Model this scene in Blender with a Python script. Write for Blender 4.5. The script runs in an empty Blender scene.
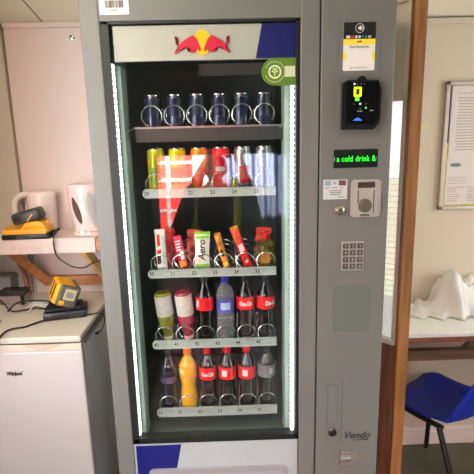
import bpy, bmesh, math, random
from mathutils import Vector, Matrix, noise
random.seed(7)
S = bpy.context.scene
COL = S.collection
PI = math.pi
# ------------------------------------------------------------------ colour + materials
def lin(c):
    return tuple((x/12.92 if x <= .04045 else ((x+.055)/1.055)**2.4) for x in [v/255 for v in c])
MATS = {}
def mat(name, rgb, rough=.5, metal=0, emit=0, var=.0, vscale=6, bump=0, bscale=60, trans=0, coat=0, ior=1.45, alpha=1, stretch=None, rgb2=None, spec=None):
    if name in MATS: return MATS[name]
    m = bpy.data.materials.new(name); m.use_nodes = True
    nt = m.node_tree; b = nt.nodes['Principled BSDF']
    c = lin(rgb)
    b.inputs['Base Color'].default_value = (*c, 1)
    b.inputs['Roughness'].default_value = rough
    b.inputs['Metallic'].default_value = metal
    b.inputs['IOR'].default_value = ior
    b.inputs['Transmission Weight'].default_value = trans
    b.inputs['Coat Weight'].default_value = coat
    b.inputs['Alpha'].default_value = alpha
    if spec is not None: b.inputs['Specular IOR Level'].default_value = spec
    if emit:
        b.inputs['Emission Color'].default_value = (*c, 1)
        b.inputs['Emission Strength'].default_value = emit
    tc = nt.nodes.new('ShaderNodeTexCoord')
    mp = nt.nodes.new('ShaderNodeMapping')
    nt.links.new(tc.outputs['Object'], mp.inputs['Vector'])
    if stretch: mp.inputs['Scale'].default_value = stretch
    if var or rgb2:
        n = nt.nodes.new('ShaderNodeTexNoise'); n.inputs['Scale'].default_value = vscale; n.inputs['Detail'].default_value = 5
        nt.links.new(mp.outputs[0], n.inputs['Vector'])
        mx = nt.nodes.new('ShaderNodeMix'); mx.data_type = 'RGBA'
        c2 = lin(rgb2) if rgb2 else tuple(x*(1-var) for x in c)
        mx.inputs[6].default_value = (*c, 1); mx.inputs[7].default_value = (*c2, 1)
        r = nt.nodes.new('ShaderNodeMapRange'); r.inputs[1].default_value = .35; r.inputs[2].default_value = .65
        nt.links.new(n.outputs[0], r.inputs[0]); nt.links.new(r.outputs[0], mx.inputs[0])
        nt.links.new(mx.outputs[2], b.inputs['Base Color'])
    if bump:
        n2 = nt.nodes.new('ShaderNodeTexNoise'); n2.inputs['Scale'].default_value = bscale
        nt.links.new(mp.outputs[0], n2.inputs['Vector'])
        bp = nt.nodes.new('ShaderNodeBump'); bp.inputs['Strength'].default_value = bump; bp.inputs['Distance'].default_value = .003
        nt.links.new(n2.outputs[0], bp.inputs['Height']); nt.links.new(bp.outputs[0], b.inputs['Normal'])
    MATS[name] = m
    return m
def pane_glass(name='pane glass', base=.047, tint=(1, 1, 1)):
    m = bpy.data.materials.new(name); m.use_nodes = True; nt = m.node_tree; nt.nodes.clear()
    o = nt.nodes.new('ShaderNodeOutputMaterial'); mx = nt.nodes.new('ShaderNodeMixShader')
    t = nt.nodes.new('ShaderNodeBsdfTransparent'); t.inputs[0].default_value = (*tint, 1)
    g = nt.nodes.new('ShaderNodeBsdfGlossy'); g.inputs['Roughness'].default_value = .004
    lw = nt.nodes.new('ShaderNodeLayerWeight'); lw.inputs[0].default_value = .5
    pw = nt.nodes.new('ShaderNodeMath'); pw.operation = 'POWER'; pw.inputs[1].default_value = 5
    ma = nt.nodes.new('ShaderNodeMath'); ma.operation = 'MULTIPLY_ADD'; ma.inputs[1].default_value = .95; ma.inputs[2].default_value = base
    nt.links.new(lw.outputs['Facing'], pw.inputs[0]); nt.links.new(pw.outputs[0], ma.inputs[0]); nt.links.new(ma.outputs[0], mx.inputs[0])
    nt.links.new(t.outputs[0], mx.inputs[1]); nt.links.new(g.outputs[0], mx.inputs[2]); nt.links.new(mx.outputs[0], o.inputs[0])
    return m
# ------------------------------------------------------------------ mesh builder
class MB:
    def __init__(s): s.bm = bmesh.new()
    def box(s, x0, x1, y0, y1, z0, z1, bev=0, seg=2, M=None):
        r = bmesh.ops.create_cube(s.bm, size=1)
        vs = r['verts']
        sx, sy, sz = x1-x0, y1-y0, z1-z0
        for v in vs: v.co = Vector((v.co.x*sx+(x0+x1)/2, v.co.y*sy+(y0+y1)/2, v.co.z*sz+(z0+z1)/2))
        if bev:
            es = list({e for v in vs for e in v.link_edges})
            g = bmesh.ops.bevel(s.bm, geom=es, offset=min(bev, sx*.49, sy*.49, sz*.49), segments=seg, affect='EDGES', profile=.5)
            vs = list({v for f in g['faces'] for v in f.verts} | {v for v in vs if v.is_valid})
        if M is not None: bmesh.ops.transform(s.bm, matrix=M, verts=vs)
        return s
    def tube(s, pts, r, n=8, cap=True, closed=False):
        pts = [Vector(p) for p in pts]; N = len(pts); rings = []
        prev = None
        for i, p in enumerate(pts):
            if closed: t = pts[(i+1) % N]-pts[i-1]
            else: t = (pts[min(i+1, N-1)]-pts[max(i-1, 0)])
            t.normalize()
            if prev is None:
                a = Vector((0, 0, 1)) if abs(t.z) < .9 else Vector((1, 0, 0))
                u = t.cross(a).normalized()
            else:
                u = (prev-t*prev.dot(t)).normalized()
            prev = u; w = t.cross(u)
            rr = r[i] if isinstance(r, (list, tuple)) else r
            rings.append([s.bm.verts.new(p+rr*(math.cos(2*PI*k/n)*u+math.sin(2*PI*k/n)*w)) for k in range(n)])
        for i in range(N if closed else N-1):
            A, B = rings[i], rings[(i+1) % N]
            for k in range(n): s.bm.faces.new((A[k], A[(k+1) % n], B[(k+1) % n], B[k]))
        if cap and not closed:
            s.bm.faces.new(rings[0][::-1]); s.bm.faces.new(rings[-1])
        return s
    def lathe(s, prof, c=(0, 0, 0), n=24, M=None):
        c = Vector(c); rings = []; new = []
        for r, z in prof:
            if r < 1e-6:
                v = s.bm.verts.new(c+Vector((0, 0, z))); rings.append([v]); new.append(v)
            else:
                q = [s.bm.verts.new(c+Vector((r*math.cos(2*PI*k/n), r*math.sin(2*PI*k/n), z))) for k in range(n)]
                rings.append(q); new += q
        for A, B in zip(rings, rings[1:]):
            for k in range(n):
                a, b = A[k % len(A)], A[(k+1) % len(A)]
                d, e = B[k % len(B)], B[(k+1) % len(B)]
                f = []
                for v in (a, b, e, d):
                    if v not in f: f.append(v)
                if len(f) > 2:
                    try: s.bm.faces.new(f)
                    except ValueError: pass
        if M is not None: bmesh.ops.transform(s.bm, matrix=M, verts=new)
        return s
    def prism(s, poly, y0, y1):      # polygon in x,z extruded along y
        A = [s.bm.verts.new((x, y0, z)) for x, z in poly]; B = [s.bm.verts.new((x, y1, z)) for x, z in poly]
        n = len(poly)
        fs = [s.bm.faces.new(A), s.bm.faces.new(B[::-1])]
        for k in range(n): s.bm.faces.new((A[k], B[k], B[(k+1) % n], A[(k+1) % n]))
        bmesh.ops.triangulate(s.bm, faces=[f for f in fs if len(f.verts) > 4])
        return s
    def xprism(s, poly, x0, x1):     # polygon in y,z extruded along x
        A = [s.bm.verts.new((x0, y, z)) for y, z in poly]; B = [s.bm.verts.new((x1, y, z)) for y, z in poly]
        n = len(poly)
        fs = [s.bm.faces.new(A), s.bm.faces.new(B[::-1])]
        for k in range(n): s.bm.faces.new((A[k], B[k], B[(k+1) % n], A[(k+1) % n]))
        bmesh.ops.triangulate(s.bm, faces=[f for f in fs if len(f.verts) > 4])
        return s
    def zprism(s, poly, z0, z1):
        A = [s.bm.verts.new((x, y, z0)) for x, y in poly]; B = [s.bm.verts.new((x, y, z1)) for x, y in poly]
        n = len(poly)
        fs = [s.bm.faces.new(A), s.bm.faces.new(B[::-1])]
        for k in range(n): s.bm.faces.new((A[k], B[k], B[(k+1) % n], A[(k+1) % n]))
        bmesh.ops.triangulate(s.bm, faces=[f for f in fs if len(f.verts) > 4])
        return s
    def plate(s, x0, x1, z0, z1, y0, y1, r, n=6):   # rounded rectangle in x,z
        poly = []
        for cx, cz, a0 in ((x1-r, z1-r, 0), (x0+r, z1-r, 90), (x0+r, z0+r, 180), (x1-r, z0+r, 270)):
            for k in range(n+1):
                a = math.radians(a0+90*k/n); poly.append((cx+r*math.cos(a), cz+r*math.sin(a)))
        return s.prism(poly, y0, y1)
    def ring(s, cx, cz, y0, y1, ro, ri, n=24):
        for k in range(n):
            a, b = 2*PI*k/n, 2*PI*(k+1)/n
            s.prism([(cx+ri*math.cos(a), cz+ri*math.sin(a)), (cx+ro*math.cos(a), cz+ro*math.sin(a)), (cx+ro*math.cos(b), cz+ro*math.sin(b)), (cx+ri*math.cos(b), cz+ri*math.sin(b))], y0, y1)
        return s
    def disc(s, cx, cz, y0, y1, r, rz=None, n=24):
        rz = rz or r
        return s.prism([(cx+r*math.cos(2*PI*k/n), cz+rz*math.sin(2*PI*k/n)) for k in range(n)], y0, y1)
    def bar(s, a, b, w, h):          # square bar from a to b
        a, b = Vector(a), Vector(b); d = b-a; L = d.length
        q = d.to_track_quat('X', 'Z').to_matrix().to_4x4()
        s.box(0, L, -w/2, w/2, -h/2, h/2, M=Matrix.Translation(a) @ q)
        return s
    def build(s, name, m, parent=None, smooth=False, M=None):
        if M is not None: bmesh.ops.transform(s.bm, matrix=M, verts=s.bm.verts[:])
        bmesh.ops.recalc_face_normals(s.bm, faces=s.bm.faces[:])
        me = bpy.data.meshes.new(name); s.bm.to_mesh(me); s.bm.free()
        return link(name, me, m, parent, smooth)
def woff(p):
    v = Vector((0, 0, 0))
    while p is not None: v += p.location; p = p.parent
    return v
def link(name, me, m, parent=None, smooth=False):
    o = bpy.data.objects.new(name, me); COL.objects.link(o)
    if m is not None: me.materials.clear(); me.materials.append(m)
    if smooth:
        for p in me.polygons: p.use_smooth = True
        me.set_sharp_from_angle(angle=math.radians(42))
    if parent is not None:
        off = woff(parent)
        me.transform(Matrix.Translation(-off)); o.parent = parent
    return o
def thing(name, label, cat, loc=(0, 0, 0), group=None):
    o = bpy.data.objects.new(name, None); o.empty_display_size = .05; COL.objects.link(o); o.location = loc
    o['label'] = label; o['category'] = cat
    if group: o['group'] = group
    return o
def tag(o, label, cat, group=None, kind=None):
    o['label'] = label; o['category'] = cat
    if group: o['group'] = group
    if kind: o['kind'] = kind
    return o
def struct(o): o['kind'] = 'structure'; return o
def text_mesh(body, size, depth=.0004, shear=0, bold=0, align='CENTER', spacing=1, width=None, height=None):
    c = bpy.data.curves.new('lettering', 'FONT'); c.body = body; c.size = size; c.extrude = depth/2; c.shear = shear; c.offset = bold
    c.align_x = align; c.align_y = 'CENTER'; c.resolution_u = 3; c.space_character = spacing
    o = bpy.data.objects.new('t', c); COL.objects.link(o)
    dg = bpy.context.evaluated_depsgraph_get(); dg.update()
    me = bpy.data.meshes.new_from_object(o.evaluated_get(dg))
    bpy.data.objects.remove(o); bpy.data.curves.remove(c)
    if width:
        xs_ = [v.co.x for v in me.vertices]; ys_ = [v.co.y for v in me.vertices]
        fx = width/(max(xs_)-min(xs_)); fy_ = height/(max(ys_)-min(ys_)) if height else fx
        me.transform(Matrix.Diagonal((fx, fy_, 1, 1)) @ Matrix.Translation((-(max(xs_)+min(xs_))/2, -(max(ys_)+min(ys_))/2, 0)))
    me.transform(Matrix.Rotation(PI/2, 4, 'X'))
    return me
def text(body, x, y, z, size, m, parent, name='lettering', rot=0, **k):
    me = text_mesh(body, size, **k)
    me.transform(Matrix.Translation((x, y, z)) @ Matrix.Rotation(rot, 4, 'Y'))
    return link(name, me, m, parent)
def bake(o):
    dg = bpy.context.evaluated_depsgraph_get(); dg.update()
    me = bpy.data.meshes.new_from_object(o.evaluated_get(dg))
    o.modifiers.clear(); o.data = me
    return o
def copy_tree(o, parent=None):
    c = o.copy(); COL.objects.link(c)
    if parent is not None:
        c.parent = parent
    for ch in list(o.children): copy_tree(ch, c)
    return c
# ------------------------------------------------------------------ camera
CAM = Vector((0, -1.442, 1.6)); F = 474.0
p, r, yw = math.radians(12.46), math.radians(-1.374), math.radians(1.003)
cp, sp, cy, sy, cr, sr = math.cos(p), math.sin(p), math.cos(yw), math.sin(yw), math.cos(r), math.sin(r)
fwd = Vector((sy*cp, cy*cp, -sp)); rt0 = Vector((cy, -sy, 0)); up0 = rt0.cross(fwd)
rt = cr*rt0+sr*up0; up = -sr*rt0+cr*up0
cd = bpy.data.cameras.new('camera'); cam = bpy.data.objects.new('camera', cd); COL.objects.link(cam)
cd.sensor_width = 36; cd.lens = 36.0*F/474; cd.clip_start = .01
cam.matrix_world = Matrix(((rt.x, up.x, -fwd.x, CAM.x), (rt.y, up.y, -fwd.y, CAM.y), (rt.z, up.z, -fwd.z, CAM.z), (0, 0, 0, 1)))
S.camera = cam
def at(px, py, Y):                   # a pixel of the photograph to the point at depth Y
    v = fwd+(px-237)/F*rt+(237-py)/F*up; t = (Y-CAM.y)/v.y
    return CAM+t*v
# ------------------------------------------------------------------ materials
grey = mat('grey machine paint', (112, 113, 108), .45, var=.05, vscale=3, bump=.05, bscale=400)
grey_dk = mat('black door gap', (22, 22, 22), .7)
black = mat('black plastic', (18, 18, 19), .35)
blackm = mat('matt black', (10, 10, 11), .7)
liner = mat('dark cabinet liner', (96, 112, 104), .55, var=.15, vscale=4)
pale_liner = mat('pale door trim', (150, 170, 160), .4)
alu = mat('brushed aluminium', (190, 190, 186), .32, metal=.9, var=.1, vscale=40, stretch=(1, 1, 12))
chrome = mat('chrome', (220, 220, 220), .12, metal=1)
wire = mat('bright spiral wire', (205, 208, 206), .22, metal=.85)
white = mat('white plastic', (232, 230, 226), .3)
wlabel = mat('white paper', (228, 226, 222), .6)
ink = mat('printing ink', (28, 28, 30), .6)
greyink = mat('grey printing', (130, 128, 126), .6)
blue = mat('blue print', (10, 18, 104), .55)
signw = mat('pale sign acrylic', (180, 184, 170), .4)
bullred = mat('bull red', (196, 30, 58), .45)
sunyel = mat('sun yellow', (240, 190, 20), .45)
pinkwall = mat('pink painted panel', (226, 209, 199), .6, var=.06, vscale=2.5, bump=.1, bscale=25)
creamwall = mat('cream painted wall', (204, 195, 174), .6, var=.04, vscale=2, bump=.08, bscale=20)
ceilm = mat('ceiling board', (238, 234, 212), .7, var=.05, vscale=1.5)
wood = mat('pine timber', (168, 118, 66), .5, rgb2=(140, 92, 46), vscale=7, stretch=(9, 9, .7), bump=.15, bscale=80)
woodh = mat('pine timber lying', (180, 118, 72), .55, rgb2=(150, 92, 52), vscale=7, stretch=(.7, 9, 9), bump=.15, bscale=80)
woodr = mat('red brown stained timber', (134, 86, 60), .55, rgb2=(108, 64, 44), vscale=6, stretch=(8, 8, .8), bump=.1, bscale=60)
lightwood = mat('pale raw timber', (222, 186, 128), .6, rgb2=(200, 160, 100), vscale=7, stretch=(9, 9, 1))
fridgew = mat('fridge enamel', (212, 205, 203), .3, var=.03, vscale=3)
fridgetop = mat('fridge top laminate', (212, 205, 190), .4, var=.05, vscale=4)
fridgeside = mat('fridge side sheet', (226, 230, 232), .4, var=.08, vscale=5)
yel = mat('yellow tool plastic', (238, 166, 18), .4)
cordm = mat('black cord rubber', (20, 18, 18), .5)
floorm = mat('brown green lino', (92, 84, 66), .5, rgb2=(74, 70, 56), vscale=5, bump=.05)
sk = mat('white gloss skirting', (224, 220, 208), .35)
# ------------------------------------------------------------------ the setting
BY = .715; LX = -1.06; RX = 2.4; FY = -1.75
def ceilz(y): return 2.062+.21*(BY-y)
struct(MB().box(LX-.1, RX+.1, FY, BY+.1, -.08, 0).build('floor', floorm))
struct(MB().xprism([(BY+.1, ceilz(BY+.1)), (FY-.1, ceilz(FY-.1)), (FY-.1, ceilz(FY-.1)+.06), (BY+.1, ceilz(BY+.1)+.06)], LX-.1, RX+.1).build('ceiling', ceilm))
struct(MB().box(LX-.1, RX+.1, BY, BY+.1, 0, ceilz(BY+.1)).build('wall_back', creamwall))
w = MB(); w.box(LX-.1, LX, FY-.1, BY+.1, 0, .85); w.box(LX-.1, LX, FY-.1, -1.6, .85, 1.95); w.box(LX-.1, LX, -.35, BY+.1, .85, 1.95)
w.xprism([(FY-.1, 1.95), (BY+.1, 1.95), (BY+.1, ceilz(BY+.1)), (FY-.1, ceilz(FY-.1))], LX-.1, LX)
struct(w.build('wall_left', creamwall))
w = MB()
for y0, y1, z0, z1 in ((-1.6, -1.56, .85, 1.95), (-.39, -.35, .85, 1.95), (-1.6, -.35, .85, .89), (-1.6, -.35, 1.91, 1.95)): w.box(LX-.07, LX-.03, y0, y1, z0, z1)
struct(w.build('window_left_added', white))  # unseen window, added to let fill light in from the left
w = MB(); w.box(RX, RX+.1, FY-.1, BY+.1, 0, .9); w.box(RX, RX+.1, FY-.1, -1.5, .9, 1.95); w.box(RX, RX+.1, .2, BY+.1, .9, 1.95)
w.xprism([(FY-.1, 1.95), (BY+.1, 1.95), (BY+.1, ceilz(BY+.1)), (FY-.1, ceilz(FY-.1))], RX, RX+.1)
struct(w.build('wall_right', creamwall))
w = MB()
for y0, y1, z0, z1 in ((-1.5, -1.46, .9, 1.95), (.16, .2, .9, 1.95), (-.67, -.63, .9, 1.95), (-1.5, .2, .9, .94), (-1.5, .2, 1.91, 1.95)): w.box(RX+.03, RX+.07, y0, y1, z0, z1)
struct(w.build('window_right_added', white))  # unseen window, added to let fill light in from the right
# wall behind the camera: low opening to the yard in the middle
DX0, DX1, DZ = -.48, .46, 1.45
top = ceilz(FY-.1)
w = MB(); a, b = FY-.1, FY
w.box(LX, DX0, a, b, 0, top); w.box(DX0, DX1, a, b, DZ, top); w.box(DX1, RX, a, b, 0, top)
struct(w.build('wall_front', mat('dark olive brown boarding', (64, 70, 64), .8, var=.2)))
# pink lining panel on the left part of the back wall, with its joints, and the corner boards
PX = -.918
struct(MB().box(PX, .30, BY-.014, BY, 0, ceilz(BY)).build('wall_back_lining', pinkwall))
struct(MB().box(LX, PX-.008, BY-.03, BY, 0, 2.06).build('trim_1', mat('corner board', (206, 188, 166), .6, var=.05)))
struct(MB().box(PX, -.3, BY-.026, BY-.014, 2.045, 2.066, .003).build('trim_2', pinkwall))
jm = mat('dark joint line', (150, 110, 104), .8)
struct(MB().box(-.912, -.909, BY-.0155, BY-.014, .8, 1.13).build('trim_3', jm))  # dark line of the wall panel joint
sx = at(43, 26, .7).x
struct(MB().xprism([(BY, ceilz(BY)-.002), (FY, ceilz(FY)-.002), (FY, ceilz(FY)+.001), (BY, ceilz(BY)+.001)], sx, sx+.004).build('trim_4', mat('ceiling joint', (120, 108, 92), .8)))
struct(MB().box(.5, RX, BY-.012, BY, 2.03, 2.055, .003).build('trim_5', creamwall))
w = MB(); w.box(.5, RX, BY-.014, BY, 0, .075, .003); w.box(.5, RX, BY-.008, BY, .075, .10, .003)
struct(w.build('baseboard_back', sk))
# screw washer high on the pink panel
q = at(72, 37, .7)
s_ = thing('screw_cap', 'round metal screw cap high on the pink wall panel beside the grey machine', 'screw', (q.x, BY-.014, q.z))
MB().lathe([(0, 0), (.0125, 0), (.0115, .004), (.006, .006), (0, .006)], M=Matrix.Translation((q.x, BY-.014, q.z)) @ Matrix.Rotation(PI/2, 4, 'X')).build('washer', chrome, s_, True)
MB().lathe([(0, .005), (.005, .005), (.004, .009), (0, .0095)], M=Matrix.Translation((q.x, BY-.014, q.z)) @ Matrix.Rotation(PI/2, 4, 'X')).build('screw_head', mat('dark steel', (90, 84, 80), .3, metal=.9), s_, True)
# angled partition between machine and post: brown boarding below, window above
A = Vector((.642, .278, 0)); B = Vector((.508, .405, 0)); d = (B-A).normalized(); n = Vector((d.y, -d.x, 0))
if n.y > 0: n = -n
L = (B-A).length
MW = Matrix(((d.x, -n.x, 0, A.x), (d.y, -n.y, 0, A.y), (0, 0, 1, 0), (0, 0, 0, 1)))   # local x along wall, -y to the room
struct(MB().box(0, L, 0, .03, 0, .765, M=MW).build('wall_partition', woodr))
struct(MB().box(.508, .54, .42, BY, 0, 2.1).build('wall_partition_return', creamwall))
w = MB(); w.box(0, .016, -.004, .03, .77, 2.12, .002, M=MW); w.box(L-.004, L, -.004, .03, .77, 2.12, M=MW); w.box(0, L, -.008, .03, .765, .785, .002, M=MW)
w.box(.016, L, .004, .03, 1.70, 2.14, M=MW); w.box(.0, L, -.004, .03, 1.695, 1.712, .002, M=MW); w.box(0, L, -.006, .03, 2.02, 2.045, .002, M=MW)
wf = struct(w.build('window_1', mat('cream window frame', (226, 218, 198), .45)))
MB().box(.014, L-.003, .020, .026, 1.42, 1.70, M=MW).build('pane', mat('frosted pane daylight glow', (246, 248, 246), .4, emit=.95), wf)  # daylight in this window is put in as the panes' and blind's own glow
MB().box(.014, L-.003, .020, .026, .95, 1.42, M=MW).build('glowing_blind', mat('glowing cream blind', (240, 236, 216), .6, emit=.75), wf)
MB().box(.014, L-.003, .020, .026, .785, .95, M=MW).build('lower_pane', mat('frosted pane dim glow', (220, 222, 212), .4, emit=.55), wf)
for k in range(24): MB().box(.016, L-.004, .014, .018, .955+k*.022, .9563+k*.022, M=MW).build('blind_slat', mat('cream blind slats', (232, 226, 196), .6), wf)
po = tag(MB().box(.6415, .686, .25, .306, 0, ceilz(.306), .003).build('timber_post', wood), 'tall orange-brown planed timber post between the machine and the notice board', 'post')
# sticky tape remnants
tpm = mat('old yellow tape', (212, 198, 162), .5)
q = at(426.5, 127, .7); tag(MB().box(q.x-.02, q.x+.018, BY-.0015, BY, q.z-.012, q.z+.014).build('sticky_tape', tpm), 'upper piece of yellowed sticky tape on the wall left of the notice board', 'tape')
q = at(432, 146, .7); tag(MB().box(q.x-.008, q.x+.008, BY-.0015, BY, q.z-.02, q.z+.02).build('sticky_tape', tpm), 'lower narrow piece of yellowed sticky tape left of the notice board', 'tape')
# ------------------------------------------------------------------ yard outside the opening (seen mirrored in the glass)
struct(MB().box(-4, 4, -5.2, FY-.1, -.3, -.2).build('ground_outside', mat('asphalt yard', (74, 73, 71), .8, var=.2)))
struct(MB().box(-4, 4, -5.2, -5.1, -.2, 3.2).build('wall_outside', mat('pale yard wall', (205, 208, 225), .7, var=.08)))
rp = thing('red_fence_panel', 'red boarded panel with white rails standing in the yard, mirrored in the glass', 'fence', (-.9, -4.6, -.2))
MB().box(-1.8, -.40, -4.62, -4.58, -.2, 1.75).build('panel', mat('red gloss paint', (214, 42, 40), .5), rp)
w = MB()
for z in (.1, .62, 1.0, 1.22, 1.42): w.box(-1.8, -.40, -4.578, -4.56, z, z+.035)
for x in (-1.5, -1.1, -.78, -.44): w.box(x, x+.045, -4.578, -4.555, -.2, 1.75)
w.build('rail', white, rp)
w = MB(); poly = []
xs = [(-.25+k*.035) for k in range(70)]
for k, x in enumerate(xs): poly.append((x, -4.4+(.05 if k % 4 in (1, 2) else 0)))
poly += [(x, y-.006) for x, y in reversed(poly)]
w.zprism(poly, -.2, 1.33)
tag(w.build('corrugated_sheet', mat('grey corrugated steel', (78, 86, 108), .5, metal=.2)), 'grey corrugated sheet screen in the yard, mirrored in the right of the glass', 'fence')
# ------------------------------------------------------------------ person behind the camera, mirrored in the glass
def skin(name, verts, edges, radii, m, parent=None, root=0, sub=2):
    me = bpy.data.meshes.new(name); bm = bmesh.new()
    lay = bm.verts.layers.skin.verify()
    vs = [bm.verts.new(v) for v in verts]
    for a_, b_ in edges: bm.edges.new((vs[a_], vs[b_]))
    for v, rr in zip(vs, radii):
        v[lay].radius = rr if isinstance(rr, tuple) else (rr, rr)
        v[lay].use_root = False
    vs[root][lay].use_root = True
    bm.to_mesh(me); bm.free()
    o = bpy.data.objects.new(name, me); COL.objects.link(o)
    o.modifiers.new('s', 'SKIN'); md = o.modifiers.new('ss', 'SUBSURF'); md.levels = sub; md.render_levels = sub
    bake(o); me = o.data; bpy.data.objects.remove(o)
    return link(name, me, m, parent, True)
px_, py_, g0 = -.09, -2.02, -.2
fig = thing('person', 'person in dark jacket with yellow-green shoulder straps holding up a phone, mirrored in the glass', 'person', (px_, py_, g0))
def P3(x, y, z): return (px_+x, py_+y, g0+z)
V = [P3(0, 0, .86), P3(0, 0, 1.02), P3(0, 0, 1.22), P3(0, .0, 1.36), P3(0, .01, 1.44), P3(0, .03, 1.52),
     P3(-.17, 0, 1.34), P3(-.275, .11, 1.08), P3(-.10, .36, 1.52), P3(-.02, .42, 1.66),
     P3(.17, 0, 1.34), P3(.285, .11, 1.08), P3(.20, .36, 1.52), P3(.17, .42, 1.66),
     P3(-.09, 0, .80), P3(-.10, .02, .45), P3(-.10, 0, .08), P3(-.11, .13, .035),
     P3(.09, 0, .80), P3(.10, .02, .45), P3(.10, 0, .08), P3(.11, .13, .035)]
E_ = [(0, 1), (1, 2), (2, 3), (3, 4), (4, 5), (3, 6), (6, 7), (7, 8), (8, 9), (3, 10), (10, 11), (11, 12), (12, 13), (0, 14), (14, 15), (15, 16), (16, 17), (0, 18), (18, 19), (19, 20), (20, 21)]
R_ = [(.14, .10), (.13, .095), (.15, .10), (.10, .08), (.05, .05), (.05, .05), (.055, .055), (.045, .045), (.037, .037), (.025, .025), (.055, .055), (.045, .045), (.037, .037), (.025, .025),
      .08, .055, .04, .03, .08, .055, .04, .03]
skinm = mat('skin', (196, 150, 125), .5)
body = skin('body', V, E_, R_, skinm, fig)
# head: shaped ellipsoid with nose, on the neck
hc = Vector(P3(0, .035, 1.53))
bm = bmesh.new(); bmesh.ops.create_uvsphere(bm, u_segments=24, v_segments=16, radius=1)
for v in bm.verts:
    x, y, z = v.co
    k = 1-.22*max(0, -z)
    v.co = Vector((x*.074*k, y*.092, z*.112))+hc
h = MB(); h.bm.free(); h.bm = bm
h.tube([hc+Vector((0, .085, .01)), hc+Vector((0, .108, -.018)), hc+Vector((0, .09, -.03))], [.008, .013, .010])
for sx_ in (-1, 1): h.tube([hc+Vector((sx_*.072, 0, .015)), hc+Vector((sx_*.082, -.008, 0)), hc+Vector((sx_*.074, 0, -.028))], [.01, .014, .008])
h.build('head', skinm, fig, True)
for sx_ in (-1, 1): MB().disc(hc.x+sx_*.028, hc.z+.012, hc.y+.078, hc.y+.088, .011, .006, 10).build('eye', ink, fig)
MB().disc(hc.x, hc.z-.052, hc.y+.074, hc.y+.084, .022, .005, 10).build('mouth', mat('lips', (160, 90, 84), .5), fig)
bm = bmesh.new(); bmesh.ops.create_uvsphere(bm, u_segments=24, v_segments=16, radius=1)
for v in bm.verts:
    x, y, z = v.co; v.co = Vector((x*.092, y*.098-.018, max(z, -.45)*.118+.014))+hc
h = MB(); h.bm.free(); h.bm = bm; h.build('hair', mat('dark hair', (24, 18, 16), .6), fig, True)
JV = V[0:4]+V[6:9]+V[10:13]
JE = [(0, 1), (1, 2), (2, 3), (3, 4), (4, 5), (5, 6), (3, 7), (7, 8), (8, 9)]
JR = [(.185, .125), (.19, .125), (.225, .13), (.165, .11), .095, .075, .048, .095, .075, .048]
skin('jacket', JV, JE, JR, mat('black jacket cloth', (9, 9, 10), .9), fig)
TV = [V[0], V[14], V[15], V[16], V[18], V[19], V[20]]
skin('trousers', TV, [(0, 1), (1, 2), (2, 3), (0, 4), (4, 5), (5, 6)], [(.15, .11), .094, .07, .058, .094, .07, .058], mat('dark trousers', (16, 17, 22), .9), fig)
strapm = mat('yellow green strap', (205, 238, 40), .6)
for sx_ in (-1, 1):
    w = MB()
    pts = [P3(sx_*.13, -.06, 1.43), P3(sx_*.145, .03, 1.445), P3(sx_*.155, .10, 1.40), P3(sx_*.158, .135, 1.32), P3(sx_*.155, .15, 1.2), P3(sx_*.14, .15, 1.02)]
    for a_, b_ in zip(pts, pts[1:]): w.bar(a_, b_, .012, .05) if False else w.tube([a_, b_], .029, 8)
    w.build('strap', strapm, fig, True)
for sx_, c_ in ((-1, V[9]), (1, V[13])):
    c_ = Vector(c_); w = MB(); w.tube([c_+Vector((0, -.03, -.05)), c_+Vector((-sx_*.0, 0, .0)), c_+Vector((-sx_*.012, .02, .03))], [.026, .036, .022], 10)
    w.build('palm', skinm, fig, True)
    for k in range(4):
        w = MB(); b0 = c_+Vector((-sx_*(.004), .02-.0*k, .034-.017*k)); ln = (.028, .034, .032, .026)[k]
        w.tube([b0, b0+Vector((-sx_*ln*.6, .022, .004)), b0+Vector((-sx_*ln, .008, .004))], [.0095, .0085, .006], 8); w.build('finger', skinm, fig, True)
    w = MB(); w.tube([c_+Vector((0, -.012, -.01)), c_+Vector((-sx_*.022, -.026, .008)), c_+Vector((-sx_*.036, -.012, .02))], [.012, .010, .007], 8); w.build('thumb', skinm, fig, True)
for sx_ in (-1, 1):
    w = MB(); w.tube([P3(sx_*.10, -.05, .045), P3(sx_*.105, .05, .045), P3(sx_*.11, .17, .03)], [.045, .048, .03], 12); w.build('shoe', black, fig, True)
tag(MB().box(-.075, .075, -1.475, -1.465, 1.56, 1.635, .004).build('mobile_phone', black), 'dark mobile phone held up by the person, mirrored in the glass', 'phone')
# ------------------------------------------------------------------ vending machine
X0, X1 = -.404, .496; TOPZ = 1.99
vm = thing('vending_machine', 'tall grey glass-fronted vending machine with lit shelves of drinks and snacks', 'vending machine', (.046, .35, 0))
GL, GR, GT, GB = -.346, .221, 1.9135, .562       # window opening
w = MB()
w.box(X0+.004, X0+.05, .045, .695, .06, TOPZ); w.box(.245, X1-.004, .045, .695, .06, TOPZ); w.box(X0+.05, .245, .66, .695, .06, TOPZ)
w.box(X0+.05, .245, .045, .66, 1.90, TOPZ); w.box(X0+.05, .245, .045, .66, .06, .535)
for x in (X0+.05, X1-.1): w.box(x, x+.05, .1, .15, 0, .06); w.box(x, x+.05, .58, .63, 0, .06)
w.build('cabinet', grey, vm)
# glazed door
w = MB()
w.box(X0, GL-.0025, 0, .045, .10, TOPZ, .004); w.box(GR, .2765, 0, .045, .10, TOPZ, .004)
w.box(GL-.004, GR+.002, .0, .045, GT, TOPZ, .003)
w.build('door_frame', grey, vm)
MB().box(.2755, .2815, .006, .05, .08, TOPZ).build('door_gap', grey_dk, vm)  # black strip between the two doors
MB().box(.2805, X1, 0, .045, .08, TOPZ, .004).build('control_door', grey, vm)
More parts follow.
